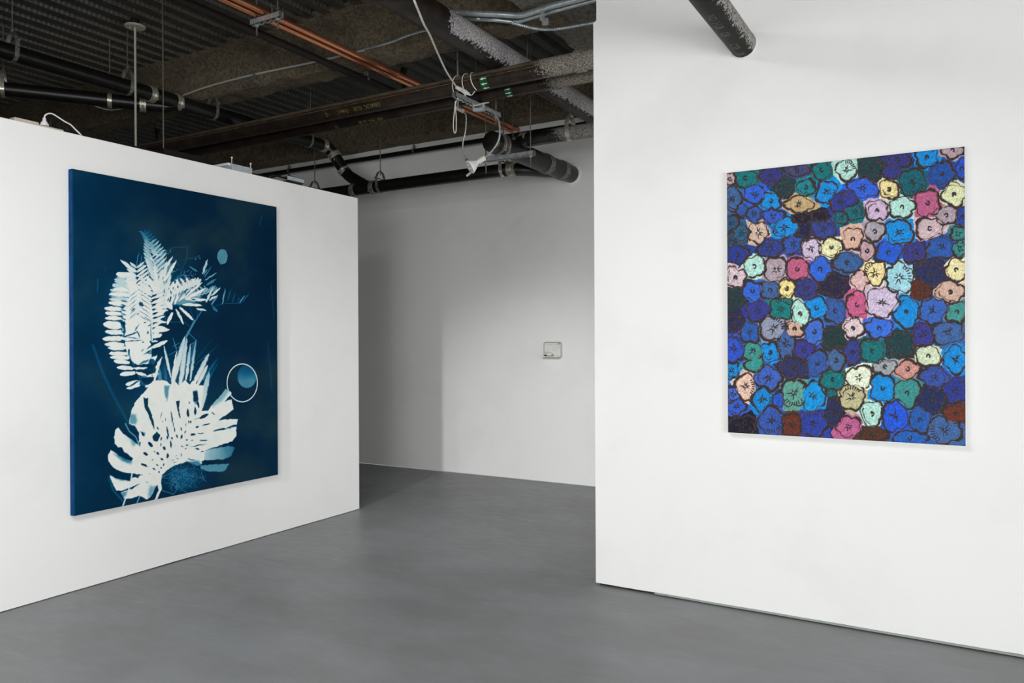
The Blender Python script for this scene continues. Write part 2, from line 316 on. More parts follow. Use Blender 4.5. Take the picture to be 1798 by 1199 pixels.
MINT=(172,222,208); AZ=(0,138,224); TEAL=(0,118,128); DT=(20,62,70); LT=(52,146,140); PINK=(190,86,132)
LAV=(203,184,212); MAU=(172,154,164); BRN=(106,42,28); ROY=(44,54,148); NAV=(32,38,88); DN=(18,20,46)
STL=(56,94,156); COB=(36,84,176); BLU=(34,90,216); CRM=(236,220,150); PEA=(216,172,152); PW=(208,184,192)
SKY=(154,212,226); PAL=(216,226,188); TAN=(194,164,114)
FLOWERS = [  # tile, x, y, rx, ry, colour, centre (o ring, s star), lobes
(0,130,520,75,105,(184,158,166),'s',4),(0,350,500,155,135,TEAL,'o',3),(0,710,460,145,115,(46,50,136),'s',5),
(0,1070,385,170,90,(66,66,122),'s',4),(0,1420,390,130,125,TEAL,'o',4),(0,900,640,130,130,DT,'o',4),
(0,1200,630,125,115,(0,132,152),'o',4),(0,480,730,150,135,BLU,'s',5),(0,1490,700,140,170,AZ,'s',4),
(0,170,790,120,170,STL,'s',4),(0,710,820,135,125,AZ,'o',4),(0,1100,870,190,115,TAN,'s',4),
(0,1690,850,160,135,(42,52,152),'s',4),(0,290,960,80,85,COB,'n',4),(0,480,1010,110,110,COB,'s',4),
(0,740,1040,150,110,(40,84,200),'s',5),(0,150,1130,110,95,(30,80,130),'s',4),(0,1150,1060,130,90,DN,'s',4),
(0,1390,1030,110,85,DN,'n',4),(0,1700,1060,100,90,(0,104,124),'s',4),
(1,10,390,140,150,MINT,'s',4),(1,350,370,160,155,DT,'o',4),(1,730,240,175,120,(46,50,140),'s',4),
(1,640,410,140,90,(46,52,140),'n',4),(1,1140,210,165,145,AZ,'o',4),(1,1500,110,145,115,(178,154,162),'o',4),
(1,1630,370,90,125,(30,78,212),'o',4),(1,1350,440,175,165,(26,76,168),'o',5),(1,940,560,190,180,(0,98,118),'s',4),
(1,240,640,200,135,(36,92,222),'s',4),(1,610,660,135,130,CRM,'o',4),(1,50,800,115,110,(46,56,150),'n',4),
(1,120,970,140,120,(0,108,124),'s',4),(1,440,960,155,145,(202,174,206),'o',4),(1,790,910,175,150,MINT,'o',5),
(1,1150,850,180,175,(188,88,132),'o',4),(1,1520,730,175,155,(218,222,172),'o',4),(1,1410,1020,155,130,MAU,'o',4),
(1,1640,1050,110,130,(36,62,162),'o',4),
(2,300,240,115,110,(30,90,132),'s',4),(2,150,330,80,100,(24,76,120),'s',4),(2,530,230,145,140,(204,174,156),'s',5),
(2,900,150,190,145,AZ,'s',5),(2,1180,190,100,105,(26,28,76),'n',4),(2,1450,180,175,125,(46,62,152),'s',4),
(2,700,450,170,125,(36,60,152),'s',4),(2,1020,390,140,145,(40,80,180),'s',5),(2,1270,450,145,140,LAV,'s',5),
(2,1560,430,165,135,(228,224,170),'o',4),(2,240,540,140,125,(30,52,152),'o',4),(2,475,700,150,150,MINT,'o',4),
(2,780,750,175,165,MAU,'s',4),(2,1080,740,160,170,(190,86,124),'o',0),(2,1400,740,165,165,(36,96,216),'o',4),
(2,210,860,150,145,PW,'o',4),(2,450,1040,140,135,(36,96,214),'o',4),(2,700,1040,150,125,STL,'o',4),
(2,930,1010,110,145,(242,218,138),'o',4),(2,1200,1010,175,135,(46,54,140),'s',4),(2,1580,960,190,160,(36,32,66),'s',4),
(2,190,1130,150,135,(14,56,64),'s',4),
(3,410,210,150,125,(166,156,166),'o',3),(3,100,320,150,150,PEA,'o',4),(3,750,220,195,165,AZ,'s',4),
(3,1180,170,185,165,(208,180,186),'o',4),(3,1580,240,110,100,(42,132,134),'s',4),(3,1600,450,110,120,(42,136,134),'s',4),
(3,300,480,115,125,(192,154,162),'o',3),(3,600,510,180,150,(24,86,212),'o',4),(3,970,500,155,155,(52,52,142),'s',4),
(3,1350,420,205,170,(36,84,176),'s',4),(3,20,650,190,135,(48,92,158),'o',4),(3,410,800,165,165,(238,218,152),'s',5),
(3,200,900,115,135,(216,174,172),'n',4),(3,750,860,190,215,SKY,'s',5),(3,1200,800,210,190,(36,42,92),'o',4),
(3,1550,750,160,155,(238,226,166),'o',4),(3,1060,1040,150,150,(100,38,26),'s',4),(3,1470,1060,205,140,(208,170,152),'o',4),
(4,520,290,145,145,(46,52,150),'s',5),(4,850,260,170,145,(0,126,130),'s',4),(4,1118,330,118,205,MINT,'o',2),
(4,1350,240,150,155,AZ,'o',4),(4,1610,290,140,180,(46,86,166),'o',4),(4,190,460,130,120,(36,36,86),'o',4),
(4,410,590,130,145,(36,86,180),'s',4),(4,740,530,175,180,(138,146,172),'s',4),(4,1040,540,135,115,(208,168,148),'o',4),
(4,1320,580,140,165,(52,104,206),'o',4),(4,1590,670,155,155,(20,56,60),'o',4),(4,190,810,140,195,(36,76,204),'s',4),
(4,460,850,140,130,LT,'s',3),(4,480,1030,140,110,(46,146,140),'n',3),(4,700,870,130,145,AZ,'o',4),
(4,920,750,140,210,(58,92,158),'s',3),(4,1170,840,155,125,(52,52,150),'o',4),(4,1030,1080,195,165,(42,46,102),'s',5),
(4,1360,1020,160,185,(46,82,168),'o',4),(4,1620,980,135,145,(62,98,152),'o',4),(4,160,1120,95,115,(0,132,214),'s',4),
(5,160,200,150,175,(198,86,132),'o',4),(5,510,170,245,205,LAV,'s',5),(5,850,300,175,225,AZ,'o',4),
(5,1210,280,195,185,(46,96,190),'s',4),(5,1560,300,145,155,(60,148,140),'o',4),(5,100,530,145,145,(218,194,198),'o',4),
(5,470,530,185,155,(46,106,222),'o',5),(5,770,750,195,185,(20,62,70),'o',4),(5,1070,620,155,170,(52,52,150),'s',4),
(5,1430,590,215,165,(58,96,162),'s',4),(5,100,870,125,165,(46,56,142),'o',4),(5,370,850,165,165,(0,116,124),'o',4),
(5,1160,920,175,145,(208,222,188),'o',4),(5,1540,970,155,195,(0,136,222),'s',4),(5,550,1070,155,110,(152,162,168),'o',4),
(5,870,1100,165,130,(204,144,132),'o',4),
(6,350,310,140,175,(228,188,168),'s',3),(6,670,190,185,165,(52,92,190),'s',4),(6,1030,400,175,195,(88,158,142),'s',4),
(6,1290,440,175,190,(0,146,224),'s',4),(6,1580,210,175,145,(0,120,130),'o',4),(6,1560,400,80,60,(0,112,124),'n',0),
(6,180,420,95,120,(50,98,204),'s',4),(6,230,590,120,115,(40,86,206),'s',4),(6,590,490,150,155,(0,130,214),'s',4),
(6,1600,680,130,195,(36,42,90),'s',3),(6,720,790,180,190,(46,82,176),'s',4),(6,1000,840,130,160,(112,46,30),'s',4),
(6,1300,830,195,175,(40,60,170),'s',5),(6,300,850,195,125,(20,20,44),'s',4),(6,820,490,80,110,(30,82,204),'n',3),
(7,190,180,175,165,(226,236,206),'s',3),(7,80,460,185,175,(188,182,136),'s',4),(7,520,330,180,190,AZ,'o',4),
(7,860,400,175,205,(50,142,140),'o',3),(7,1240,170,195,150,(50,76,172),'s',4),(7,1200,490,205,175,(30,42,94),'o',4),
(7,1540,370,170,175,(40,52,152),'s',4),(7,370,690,150,190,MINT,'o',3),(7,690,720,175,220,(24,82,222),'s',4),
(7,1040,780,150,175,(30,86,178),'o',4),(7,1540,690,165,135,(118,46,30),'o',4),(7,1390,920,225,195,(60,98,162),'s',5),
(7,40,870,165,145,(192,92,142),'s',5),(7,370,990,205,115,(88,46,30),'s',4),(7,900,1030,230,95,(26,92,192),'o',3),
]
ORI = [(1265,250),(1485,250),(1265,380),(1485,380),(1265,510),(1485,510),(1265,640),(1485,640)]

def paint_flowers(U, V):
    """colour (sRGB 0..1 -> linear) of the blossom canvas at the points U, V"""
    H, W = U.shape
    best = np.full((H, W), 9.0, np.float32)
    col = np.zeros((H, W, 3), np.float32)
    inside = np.full((H, W), 9.0, np.float32)
    rnd = np.random.RandomState(5)
    cols = U[H // 2]
    wx = U + 1.9 * vnoise(U / 8.0, V / 8.0, 3) + .7 * vnoise(U / 3.0, V / 3.0, 5); wy = V + 1.9 * vnoise(U / 8.0, V / 8.0, 4) + .7 * vnoise(U / 3.0, V / 3.0, 6)
    ink = np.zeros((H, W), np.float32)          # charcoal strokes
    rim = np.zeros((H, W), np.float32)          # rust edge of the strokes
    n1 = vnoise(U / 2.1, V / 2.1, 20); n2 = vnoise(U / 1.1, V / 1.1, 21)
    dat = []
    for k, (t, x, y, rx, ry, c, st, n) in enumerate(FLOWERS):
        u0 = ORI[t][0] + x / 7.995; v0 = ORI[t][1] + y / 7.995
        rx = rx / 7.7; ry = ry / 7.7
        ph = rnd.rand() * 6.28; am = 0.10 + 0.05 * rnd.rand(); ph2 = rnd.rand() * 6.28; ang0 = rnd.rand() * 6.28
        i0, i1 = np.searchsorted(cols, [u0 - rx * 2.2 - 4, u0 + rx * 2.2 + 4])
        if i1 <= i0: continue
        s = (slice(None), slice(i0, i1))
        du = (wx[s] - u0) / rx; dv = (wy[s] - v0) / ry
        th = np.arctan2(dv, du); r = np.sqrt(du * du + dv * dv)
        lob = 1 + (am * (np.abs(np.cos(n * 0.5 * th + ph)) * 2 - 1.1) if n else 0) + 0.05 * np.cos(2 * th + ph2)
        rho = r / lob
        dat.append((k, s, rho, th, r, rx, ry, u0, v0, ang0, st))
        m = rho < best[s]
        bs = best[s]; bs[m] = rho[m]
        cs = col[s]
        sh = 1 + 0.10 * n1[s] + 0.10 * n2[s]
        cc = np.array(c, np.float32) / 255
        cs[m] = (cc[None, :] * sh[m][:, None])
    for (k, s, rho, th, r, rx, ry, u0, v0, ang0, st) in dat:
        R = 0.5 * (rx + ry)
        dist = (rho - 0.97) * R
        w = 1.15 + 0.85 * np.cos(th - ang0) + 0.55 * n1[s]
        gap = sstep(-0.75, -0.45, vnoise(th * 2.2 + k, th * 0 + k * 3.1, 31))
        w = np.clip(w, 0.25, 2.1) * (0.15 + 0.85 * gap)
        vis = (rho <= best[s] + 0.28)
        a = sstep(0.75, -0.15, np.abs(dist) - w) * vis
        b = sstep(1.5, 0.2, np.abs(dist + 0.5) - w) * vis
        ink[s] = np.maximum(ink[s], a); rim[s] = np.maximum(rim[s], b)
        # a second, shorter stroke inside the rim, and scribble on the dark blossoms
        a2 = sstep(0.7, -0.1, np.abs((rho - 0.70 - .06 * np.cos(2 * th + k)) * R) - (.35 + .5 * n1[s])) * (np.cos(th - ang0 - 2.2) > .55 + .3 * ((k * 7) % 5) / 5) * vis * (k % 3 == 0)
        ink[s] = np.maximum(ink[s], a2 * .9); rim[s] = np.maximum(rim[s], a2)
        # centre
        du = U[s] - u0; dv = V[s] - v0
        a = 0
        if st == 'o':
            rr = np.sqrt((du / 1.0) ** 2 + ((dv) / 1.15) ** 2)
            a = sstep(0.8, 0.0, np.abs(rr - 2.7 - 0.7 * n1[s]) - 0.9) * (np.cos(th * 1 + ang0) > -0.86)
            a = np.maximum(a, sstep(1, 0, rr - 0.8) * (k % 3 == 0))
        elif st == 's':
            rr = np.sqrt(du * du + dv * dv); a = np.zeros_like(rr)
            for q in range(7):
                an = ang0 + q * 0.9 + 0.7 * rnd.rand(); L = R * (0.15 + 0.30 * rnd.rand())
                dx, dy = math.cos(an), math.sin(an)
                tt = du * dx + dv * dy; dd = np.abs(-du * dy + dv * dx)
                st0 = 0.6 + 2.2 * rnd.rand()
                a = np.maximum(a, sstep(0.7, -0.1, dd - (0.7 + .6 * rnd.rand()) * (1 - np.clip(tt / (L + 2), 0, 1)) - 0.2) * (tt > st0) * (tt < st0 + L))
            # short tick marks near the lower rim on many of them
            if k % 2 == 0:
                for q in range(7):
                    an = ang0 + math.pi + (q - 3) * 0.24
                    bx, by = u0 + rx * .62 * math.cos(an), v0 + ry * .62 * math.sin(an)
                    ex, ey = u0 + rx * .88 * math.cos(an + .06), v0 + ry * .88 * math.sin(an + .06)
                    L = math.hypot(ex - bx, ey - by); dx, dy = (ex - bx) / L, (ey - by) / L
                    tt = (U[s] - bx) * dx + (V[s] - by) * dy; dd = np.abs(-(U[s] - bx) * dy + (V[s] - by) * dx)
                    a = np.maximum(a, sstep(0.7, 0, dd - 0.55) * (tt > 0) * (tt < L))
        if st != 'n':
            a = a * (rho < best[s] + 0.1)
            ink[s] = np.maximum(ink[s], a); rim[s] = np.maximum(rim[s], np.clip(a * 0.8, 0, 1))
    rust = np.array([122, 62, 44], np.float32) / 255; char = np.array([46, 42, 44], np.float32) / 255
    lum = col.mean(axis=2)
    scr = sstep(.30, .62, vnoise((U * .8 + V) / 1.3, (V * .8 - U) / 3.5, 51)) * sstep(.40, .22, lum)
    ink = np.maximum(ink, .55 * scr); rim = np.maximum(rim, .6 * sstep(.45, .7, vnoise(U / 1.6, V / 1.6, 53)) * sstep(.42, .25, lum))
    hue = np.array([.93, 1.0, .97], np.float32); col = np.where((lum < .42)[..., None], col * hue, col)
    col = col * .90 + lum[..., None] * .10
    brush = vnoise((U + V * .6) / 1.0, (V - U * .6) / 5.0, 44); col = col * (1 + .10 * brush[..., None])
    rk = (0.85 * rim * sstep(-0.5, 0.3, n2 + 0.4 * n1))[..., None]
    col = col * (1 - rk) + rust * rk
    ch = char[None, None, :] * (1 + 0.35 * np.clip(n2, -1, 1))[..., None] + 0.10 * sstep(0.5, 0.95, n2)[..., None]
    k = (ink * 0.95)[..., None]
    col = col * (1 - k) + ch * k
    # small light flecks of raised paint on the dark blossoms
    fl = sstep(0.62, 0.9, vnoise(U / 0.8, V / 0.8, 40)) * (lum < 0.5)
    col = col + 0.12 * fl[..., None]
    return srgb(np.clip(col, 0, 1) * 255)

def z(ox, oy, sc):
    return lambda *p: [(ox + a / sc, oy + b / sc) for a, b in p]
Z2 = z(160, 380, 5.45); Z3 = z(160, 560, 5.993); Z4 = z(160, 700, 5.993)

def paint_cyanotype(U, V):
    H, W = U.shape
    cols = U[H // 2]
    E = np.zeros((H, W), np.float32)
    wx = U + 0.8 * vnoise(U / 4.0, V / 4.0, 1); wy = V + 0.8 * vnoise(U / 4.0, V / 4.0, 2)
    rnd = np.random.RandomState(3)
    def sl(u0, u1):
        i0, i1 = np.searchsorted(cols, [u0, u1]); return (slice(None), slice(i0, max(i1, i0 + 1)))
    def blade(p0, p1, w, e=1.0, soft=0.8, saw=0, pw=0.6, fade=0):
        (x0, y0), (x1, y1) = p0, p1
        s = sl(min(x0, x1) - w - 6, max(x0, x1) + w + 6)
        L = math.hypot(x1 - x0, y1 - y0) + 1e-6; dx, dy = (x1 - x0) / L, (y1 - y0) / L
        X = wx[s] - x0; Y = wy[s] - y0
        t = (X * dx + Y * dy) / L; d = np.abs(-X * dy + Y * dx)
        hw = w * np.sin(np.pi * np.clip(t * 0.9 + 0.08, 0, 1)) ** pw
        if saw: hw = hw * (1 - saw * ((t * L / 2.6) % 1.0))
        a = sstep(-soft, soft, hw - d) * (t > -0.02) * (t < 1.03) * e
        if fade: a = a * (1 - fade * np.clip(t, 0, 1))
        E[s] = np.maximum(E[s], a)
    def poly(pts, e=1.0, soft=0.8, sub=False, grad=None):
        pts = np.array(pts, np.float32)
        s = sl(pts[:, 0].min() - 4 * soft, pts[:, 0].max() + 4 * soft)
        X = wx[s]; Y = wy[s]
        dm = np.full(X.shape, 1e9, np.float32); ins = np.zeros(X.shape, bool)
        n = len(pts)
        for i in range(n):
            ax, ay = pts[i]; bx, by = pts[(i + 1) % n]
            ex, ey = bx - ax, by - ay; l2 = ex * ex + ey * ey + 1e-9
            t = np.clip(((X - ax) * ex + (Y - ay) * ey) / l2, 0, 1)
            dm = np.minimum(dm, np.hypot(X - ax - t * ex, Y - ay - t * ey))
            c = ((ay > Y) != (by > Y)) & (X < (bx - ax) * (Y - ay) / (by - ay + 1e-9) + ax)
            ins ^= c
        sd = np.where(ins, dm, -dm)
        a = sstep(-soft, soft, sd) * e
        if grad is not None:
            (gx0, gy0), (gx1, gy1), g0, g1 = grad
            l2 = (gx1 - gx0) ** 2 + (gy1 - gy0) ** 2
            t = np.clip(((X - gx0) * (gx1 - gx0) + (Y - gy0) * (gy1 - gy0)) / l2, 0, 1)
            a = a * (g0 + (g1 - g0) * t)
        if sub: E[s] = E[s] * (1 - a)
        else: E[s] = np.maximum(E[s], a)
    def ell(c, rx, ry, ang=0, e=1.0, soft=0.6, sub=True):
        (cx, cy) = c; s = sl(cx - max(rx, ry) - 5, cx + max(rx, ry) + 5)
        ca, sa = math.cos(math.radians(ang)), math.sin(math.radians(ang))
        X = wx[s] - cx; Y = wy[s] - cy
        r = np.hypot((X * ca + Y * sa) / rx, (-X * sa + Y * ca) / ry)
        a = sstep(soft, -soft, (r - 1) * min(rx, ry)) * e
        if sub: E[s] = E[s] * (1 - a)
        else: E[s] = np.maximum(E[s], a)
    def line(pts, w, e, soft=0.6):
        for p, q in zip(pts[:-1], pts[1:]):
            (x0, y0), (x1, y1) = p, q
            s = sl(min(x0, x1) - w - 3, max(x0, x1) + w + 3)
            ex, ey = x1 - x0, y1 - y0; l2 = ex * ex + ey * ey + 1e-9
            t = np.clip(((U[s] - x0) * ex + (V[s] - y0) * ey) / l2, 0, 1)
            d = np.hypot(U[s] - x0 - t * ex, V[s] - y0 - t * ey)
            E[s] = np.maximum(E[s], sstep(soft, -soft, d - w) * e)
    # soft glow round the plants
    for (cx, cy, rx, ry, e) in [(222,560,42,95,.22),(285,500,60,60,.16),(300,700,80,95,.22),(330,520,60,40,.12),(262,430,18,32,.12),(300,830,70,30,.16)]:
        r = np.hypot((U - cx) / rx, (V - cy) / ry); E[:] = np.maximum(E, e * np.exp(-r * r * 1.4))
    # long faint streaks
    for p, w, e in [(Z3((20,280),(120,560),(230,800),(330,980),(400,1110)),2.6,.17),(Z4((190,830),(230,960),(330,1070)),2.0,.22),
                    ([(470,600),(478,690)],1.0,.14),([(476,500),(481,560)],.8,.16),([(172,490),(171,512)],.8,.3),([(182,465),(186,478)],.7,.15),([(456,395),(460,380)],.6,.25)]:
        line(p, w, e, 1.5)
    # fern tip
    for i in range(9):
        y = 150 + i * 26; x = 520 + i * 17
        e = .38 + i * .05
        a, b, c, d = Z2((x, y + 20), (x - 62 - i * 2, y - 12), (x + 4, y + 22), (x + 48 + i * 2, y - 12))
        blade(a, b, 1.9, e, .9); blade(c, d, 1.9, e * .72, 1.0)
    line(Z2((512,130),(560,220),(640,330),(700,420)), .5, .45)
    # narrow blades in the upper middle
    B2 = [(690,640,815,420,15,1),(650,600,775,385,14,.95),(700,640,722,430,12,.95),(640,560,570,380,15,.9),(600,600,520,390,16,.85),
      (610,700,530,570,22,1),(590,740,460,640,12,1),(530,640,450,565,13,.9),(418,528,285,420,16,.95),(420,520,460,335,6,.4),(450,540,490,360,6,.4),(480,560,520,380,8,.4),
      (655,720,600,470,18,1),(680,700,640,480,16,.95),(720,720,760,560,16,.95),(640,660,700,520,14,.7),(740,760,790,620,14,1),(760,860,830,600,16,1),(800,840,880,620,14,1),(720,840,745,700,18,1),(840,810,960,680,13,.9),
      (870,790,1060,630,14,1),(900,790,1100,690,15,1),(900,790,1110,800,14,1),(880,840,1060,850,13,1),(1010,880,1105,900,9,.95),(1100,820,1170,670,10,.9),
      (1150,760,1235,680,9,.95),(1130,800,1210,755,9,.9),(1150,850,1215,745,9,.5),(1160,860,1210,910,10,.4),(850,870,975,990,14,1),(815,890,885,1030,12,.95),(780,920,725,1035,13,1),
      (730,820,775,890,22,1),(690,780,640,840,14,.9),(1068,545,1115,410,10,.8),(1090,610,1200,540,7,.6),(1100,655,1200,600,9,.45),(1090,580,1150,480,7,.4),(1080,560,1110,500,7,.5),
      (1255,840,1285,690,6,.6),(1305,810,1340,700,5,.3),(1350,830,1375,730,5,.25),(1400,820,1420,770,5,.25),(1420,825,1470,755,6,.5),(1450,815,1510,735,5,.3),(940,480,1020,530,8,.45),
      (560,560,540,500,14,.55),(620,520,640,430,12,.55),(560,470,530,400,14,.6),(680,470,690,380,12,.5),(700,560,800,520,10,.5),(780,640,850,560,16,.3),(900,720,840,580,20,.3)]
    for (a, b, c, d, w, e) in B2:
        p, q = Z2((a, b), (c, d)); blade(p, q, w / 5.45 * 1.1, e, .7)
    poly(Z2((560,640),(640,560),(700,600),(740,660),(720,760),(760,850),(700,900),(640,760),(600,720)), .9, 2.0)
    poly(Z2((760,720),(900,700),(1000,700),(1060,770),(1000,830),(860,850),(780,850)), .55, 4.0)
    for (a, b, c, d) in [(640,470,650,520),(690,480,672,505),(660,520,640,545),(735,500,720,560),(690,600,705,650),(640,600,652,560),(760,700,770,760),(800,700,790,760),(850,700,835,760),(905,690,900,740),(950,700,900,760),(700,700,690,760),(1000,800,960,790),(740,780,730,810),(655,560,625,540),(580,420,600,470),(620,430,610,460),(870,640,850,700)]:
        p, q = Z2((a, b), (c, d)); s = sl(min(p[0], q[0]) - 4, max(p[0], q[0]) + 4)
        ell(((p[0] + q[0]) / 2, (p[1] + q[1]) / 2), math.dist(p, q) / 2, .9, math.degrees(math.atan2(q[1] - p[1], q[0] - p[0])), .85)
    poly(Z2((530,380),(620,400),(700,430),(790,450),(760,600),(700,700),(600,640),(540,520)), .5, 4.0)
    poly(Z2((250,545),(420,545),(440,640),(360,720),(340,860),(210,850),(180,740),(230,640)), .62, 4.0)
    poly(Z2((330,560),(430,560),(420,640),(330,660)), .9, 2.0)
    for (a, b, c, d, w) in [(420,560,250,545,20),(430,570,330,610,16),(440,620,345,650,18),(436,650,350,700,18),(436,690,360,760,18),(560,740,440,670,18),(575,700,470,630,16)]:
        p, q = Z2((a, b), (c, d)); blade(p, q, w / 5.45, .95, .8)
    # dense upper fronds: three rachises with paired leaflets
    def frond(x0, y0, x1, y1, n, LL, LR, w, e0=1, e1=1, up=.35, a0=0, a1=1):
        for i in range(n):
            t = a0 + (a1 - a0) * i / (n - 1); cx, cy = x0 + (x1 - x0) * t, y0 + (y1 - y0) * t; e = e0 + (e1 - e0) * t; q = math.sin(math.pi * (.18 + .64 * t))
            if LL: blade((cx - .6, cy), (cx - LL * q, cy - LL * up * q), w, e, .6, 0, .5)
            if LR: blade((cx + .6, cy), (cx + LR * q, cy - LR * up * q), w, e, .6, 0, .5)
    frond(221, 488, 217, 560, 10, 27, 20, 2.7, .8, 1, .12)
    frond(240, 470, 241, 560, 13, 22, 24, 2.5, .9, 1, .75)
    frond(266, 500, 265, 590, 12, 24, 26, 2.6, 1, 1, .45)
    frond(262, 430, 277, 500, 11, 16, 22, 2.2, .6, 1, .9)
    frond(300, 520, 345, 500, 7, 14, 14, 2.6, .95, .95, 1.4)
    frond(348, 520, 375, 512, 5, 12, 12, 2.0, .7, .5, 1.2)
    # twigs
    for pts in [((920,280),(915,400),(880,480),(860,530)),((700,350),(780,300),(900,290)),((910,400),(1010,400)),((860,480),(770,390)),((1060,900),(990,1010),(900,1150),(850,1250)),
                ((940,860),(990,1000)),((1020,800),(1015,960)),((700,830),(715,1000),(680,1120)),((770,940),(640,1010)),((1180,860),(1260,835),(1440,828)),((750,1010),(900,1010),(940,1050))]:
        line(Z2(*pts), .55, .30)
    line(Z2((1060,900),(990,1010),(900,1150)), 1.2, .38)
    for _ in range(46):
        c = [(725,345),(1010,395),(815,525),(970,560),(940,620),(905,590)][rnd.randint(6)]
        p = Z2((c[0] + rnd.randn() * 22, c[1] + rnd.randn() * 18))[0]; ell(p, .55, .55, 0, .75, .4, False)
    for _ in range(20):
        x, y = 900 + rnd.randn() * 40, 600 + rnd.randn() * 35; a = rnd.rand() * 3.1
        line(Z2((x, y), (x + 40 * math.cos(a), y - 40 * math.sin(a))), .5, .5)
    # left fern, outer leaflets (down its left side)
    Lz2 = [(330,570,240,550,20),(335,620,225,602,15),(340,655,205,650,14),(350,700,215,695,18),(360,750,180,742,18),(365,800,230,780,16),(345,840,172,825,20),(280,885,130,880,17),(285,930,140,925,17),
           (290,975,140,970,17),(300,1050,120,1030,30),(310,1110,135,1102,20),(320,1165,110,1172,20)]
    for (a, b, c, d, w) in Lz2:
        p, q = Z2((a, b), (c, d)); blade(p, q, w / 5.45 * 1.25, 1 if w > 16 else .8, .8, 0, .45)
    Lz3 = [(345,270,150,265,22),(365,305,180,305,20),(375,365,190,362,18),(400,410,205,400,20),(400,460,240,440,20),(440,520,275,508,18),(460,565,305,582,20),(520,660,365,690,22),(520,690,375,735,14)]
    for (a, b, c, d, w) in Lz3:
        p, q = Z3((a, b), (c, d)); blade(p, q, w / 5.993 * 1.2, 1, .8, 0, .45)
    # the white overlap of the fronds
    poly(Z2((335,600),(420,640),(470,720),(560,780),(590,900),(590,1000),(590,1190),(300,1190),(300,1060),(310,1000),(290,900),(340,830),(370,760)), 1, 1.2)
    poly(Z3((330,-20),(640,-20),(640,120),(600,200),(640,290),(640,400),(700,380),(660,480),(560,470),(450,470),(380,380),(350,240),(330,100)), 1, 1.0)
    # chevron leaflets to the left and the right of the inner rachis
    for i in range(9):
        y = 760 + i * 47
        p, q = Z2((578, y), (440 + i * 3, y - 105 + i * 6)); blade(p, q, 2.9, 1, .7)
        p, q = Z2((440, y - 100), (360, y - 20)); blade(p, q, 2.9, 1, .7)
    for (a, b, c, d) in [(590,720,650,680),(590,780,690,742),(592,830,700,800),(590,872,735,862),(588,908,735,900),(585,955,695,930),(582,990,725,1015),(580,1045,745,1082),(582,1110,750,1080),(590,1160,680,1135)]:
        p, q = Z2((a, b), (c, d)); blade(p, q, 2.7, 1, .7)
    for (a, b, c, d, w) in [(640,130,820,105,14),(640,190,745,160,16),(640,300,800,230,20),(640,240,700,230,10),(680,540,740,410,16),(600,600,715,580,22),(470,560,590,600,16),(440,520,590,515,14),(470,470,560,460,20),(530,610,680,590,8),(560,710,500,650,10),(560,720,650,680,14)]:
        p, q = Z3((a, b), (c, d)); blade(p, q, w / 5.993, 1, .8)
    # dark gaps between leaflets
    gaps = [(i, j) for i in range(11) for j in range(2)]
    for i in range(10):
        y = 800 + i * 42
        if i < 6:
            p = Z2((512, y - 32))[0]; ell(p, 8.5, .45, 35, .85, .45)
            p = Z2((400, y - 60))[0]; ell(p, 7.0, .45, -42, .75, .45)
        p = Z2((310, y + 10))[0]; ell(p, 4.5, 1.2, 15, .75, .7)
    for (a, b, rx, ry, an, e) in [(480,840,5,3,40,.8),(400,890,4,1.2,-40,.8),(450,930,2.5,.8,-30,.8),(520,965,1.6,.8,0,.8),(515,1015,1.6,.8,0,.8),(430,1080,4,.8,-50,.8),(450,1120,6,.8,60,.7),(550,990,4,.7,35,.8),(560,1040,3,.8,-35,.8),(545,1110,2,3,0,.6),(385,1130,12,.7,-18,.8),(390,1160,10,.8,10,.7),(305,1030,3.6,4.5,0,.8),(400,1190,14,.8,-5,.8)]:
        ell(Z2((a, b))[0], rx, ry, an, e, .5)
    for (a, b, rx, ry, an, e) in [(485,80,5,.8,-50,.8),(500,170,6,.7,70,.8),(350,100,2.2,14,0,.7),(420,160,10,.8,-20,.85),(545,242,2,1.2,0,.8),(560,40,1,.8,0,.8),(630,150,1,20,0,.45),(400,350,2,6,0,.75),(420,430,1,12,-20,.6),(630,280,9,1.4,-40,.75),(590,350,7,1,-30,.7),(540,330,3,.8,-40,.7),(640,350,9,4,0,.5),(560,450,9,2,-20,.6),(540,490,8,3,0,.6),(640,470,6,9,10,.75),(590,560,8,3,0,.6),(640,540,1,20,-4,.6),(600,640,14,4.5,-8,.75),(560,610,5,3,0,.5),(540,690,4,8,-30,.7),(690,590,3,4,0,.8),(450,680,10,1.6,-32,.85),(680,550,1,5,0,.8)]:
        ell(Z3((a, b))[0], rx, ry, an, e, .6)
    line(Z3((400,350),(440,470),(520,640),(600,740)), .5, .45)
    # serrated succulent leaves
    for (a, b, c, d, w, e, f) in [(850,700,985,195,34,1,.2),(838,610,765,290,17,.95,.1),(848,650,900,345,11,1,0),(930,760,1005,215,30,.95,.2),(1000,640,1045,270,20,.95,.3),(1045,640,1100,225,17,.9,.4),
                                  (1085,680,1235,370,30,1,.25),(1110,720,1225,485,22,.95,.1),(1150,960,1240,560,34,.95,.3),(1180,640,1330,410,18,.42,.6),(1100,480,1345,270,10,.25,.6),(1080,460,1290,190,8,.2,.6),(1190,700,1340,460,14,.4,.6),(640,720,742,400,16,1,0),(740,700,700,470,26,.55,.3),(790,640,770,470,22,.4,.5),(1000,560,1110,240,30,.35,.3)]:
        p, q = Z3((a, b), (c, d)); blade(p, q, w / 5.993, e, .9, .35 if w > 12 else 0, .5, f)
    line(Z3((1090,20),(1000,190),(930,300)), 1.8, .45)
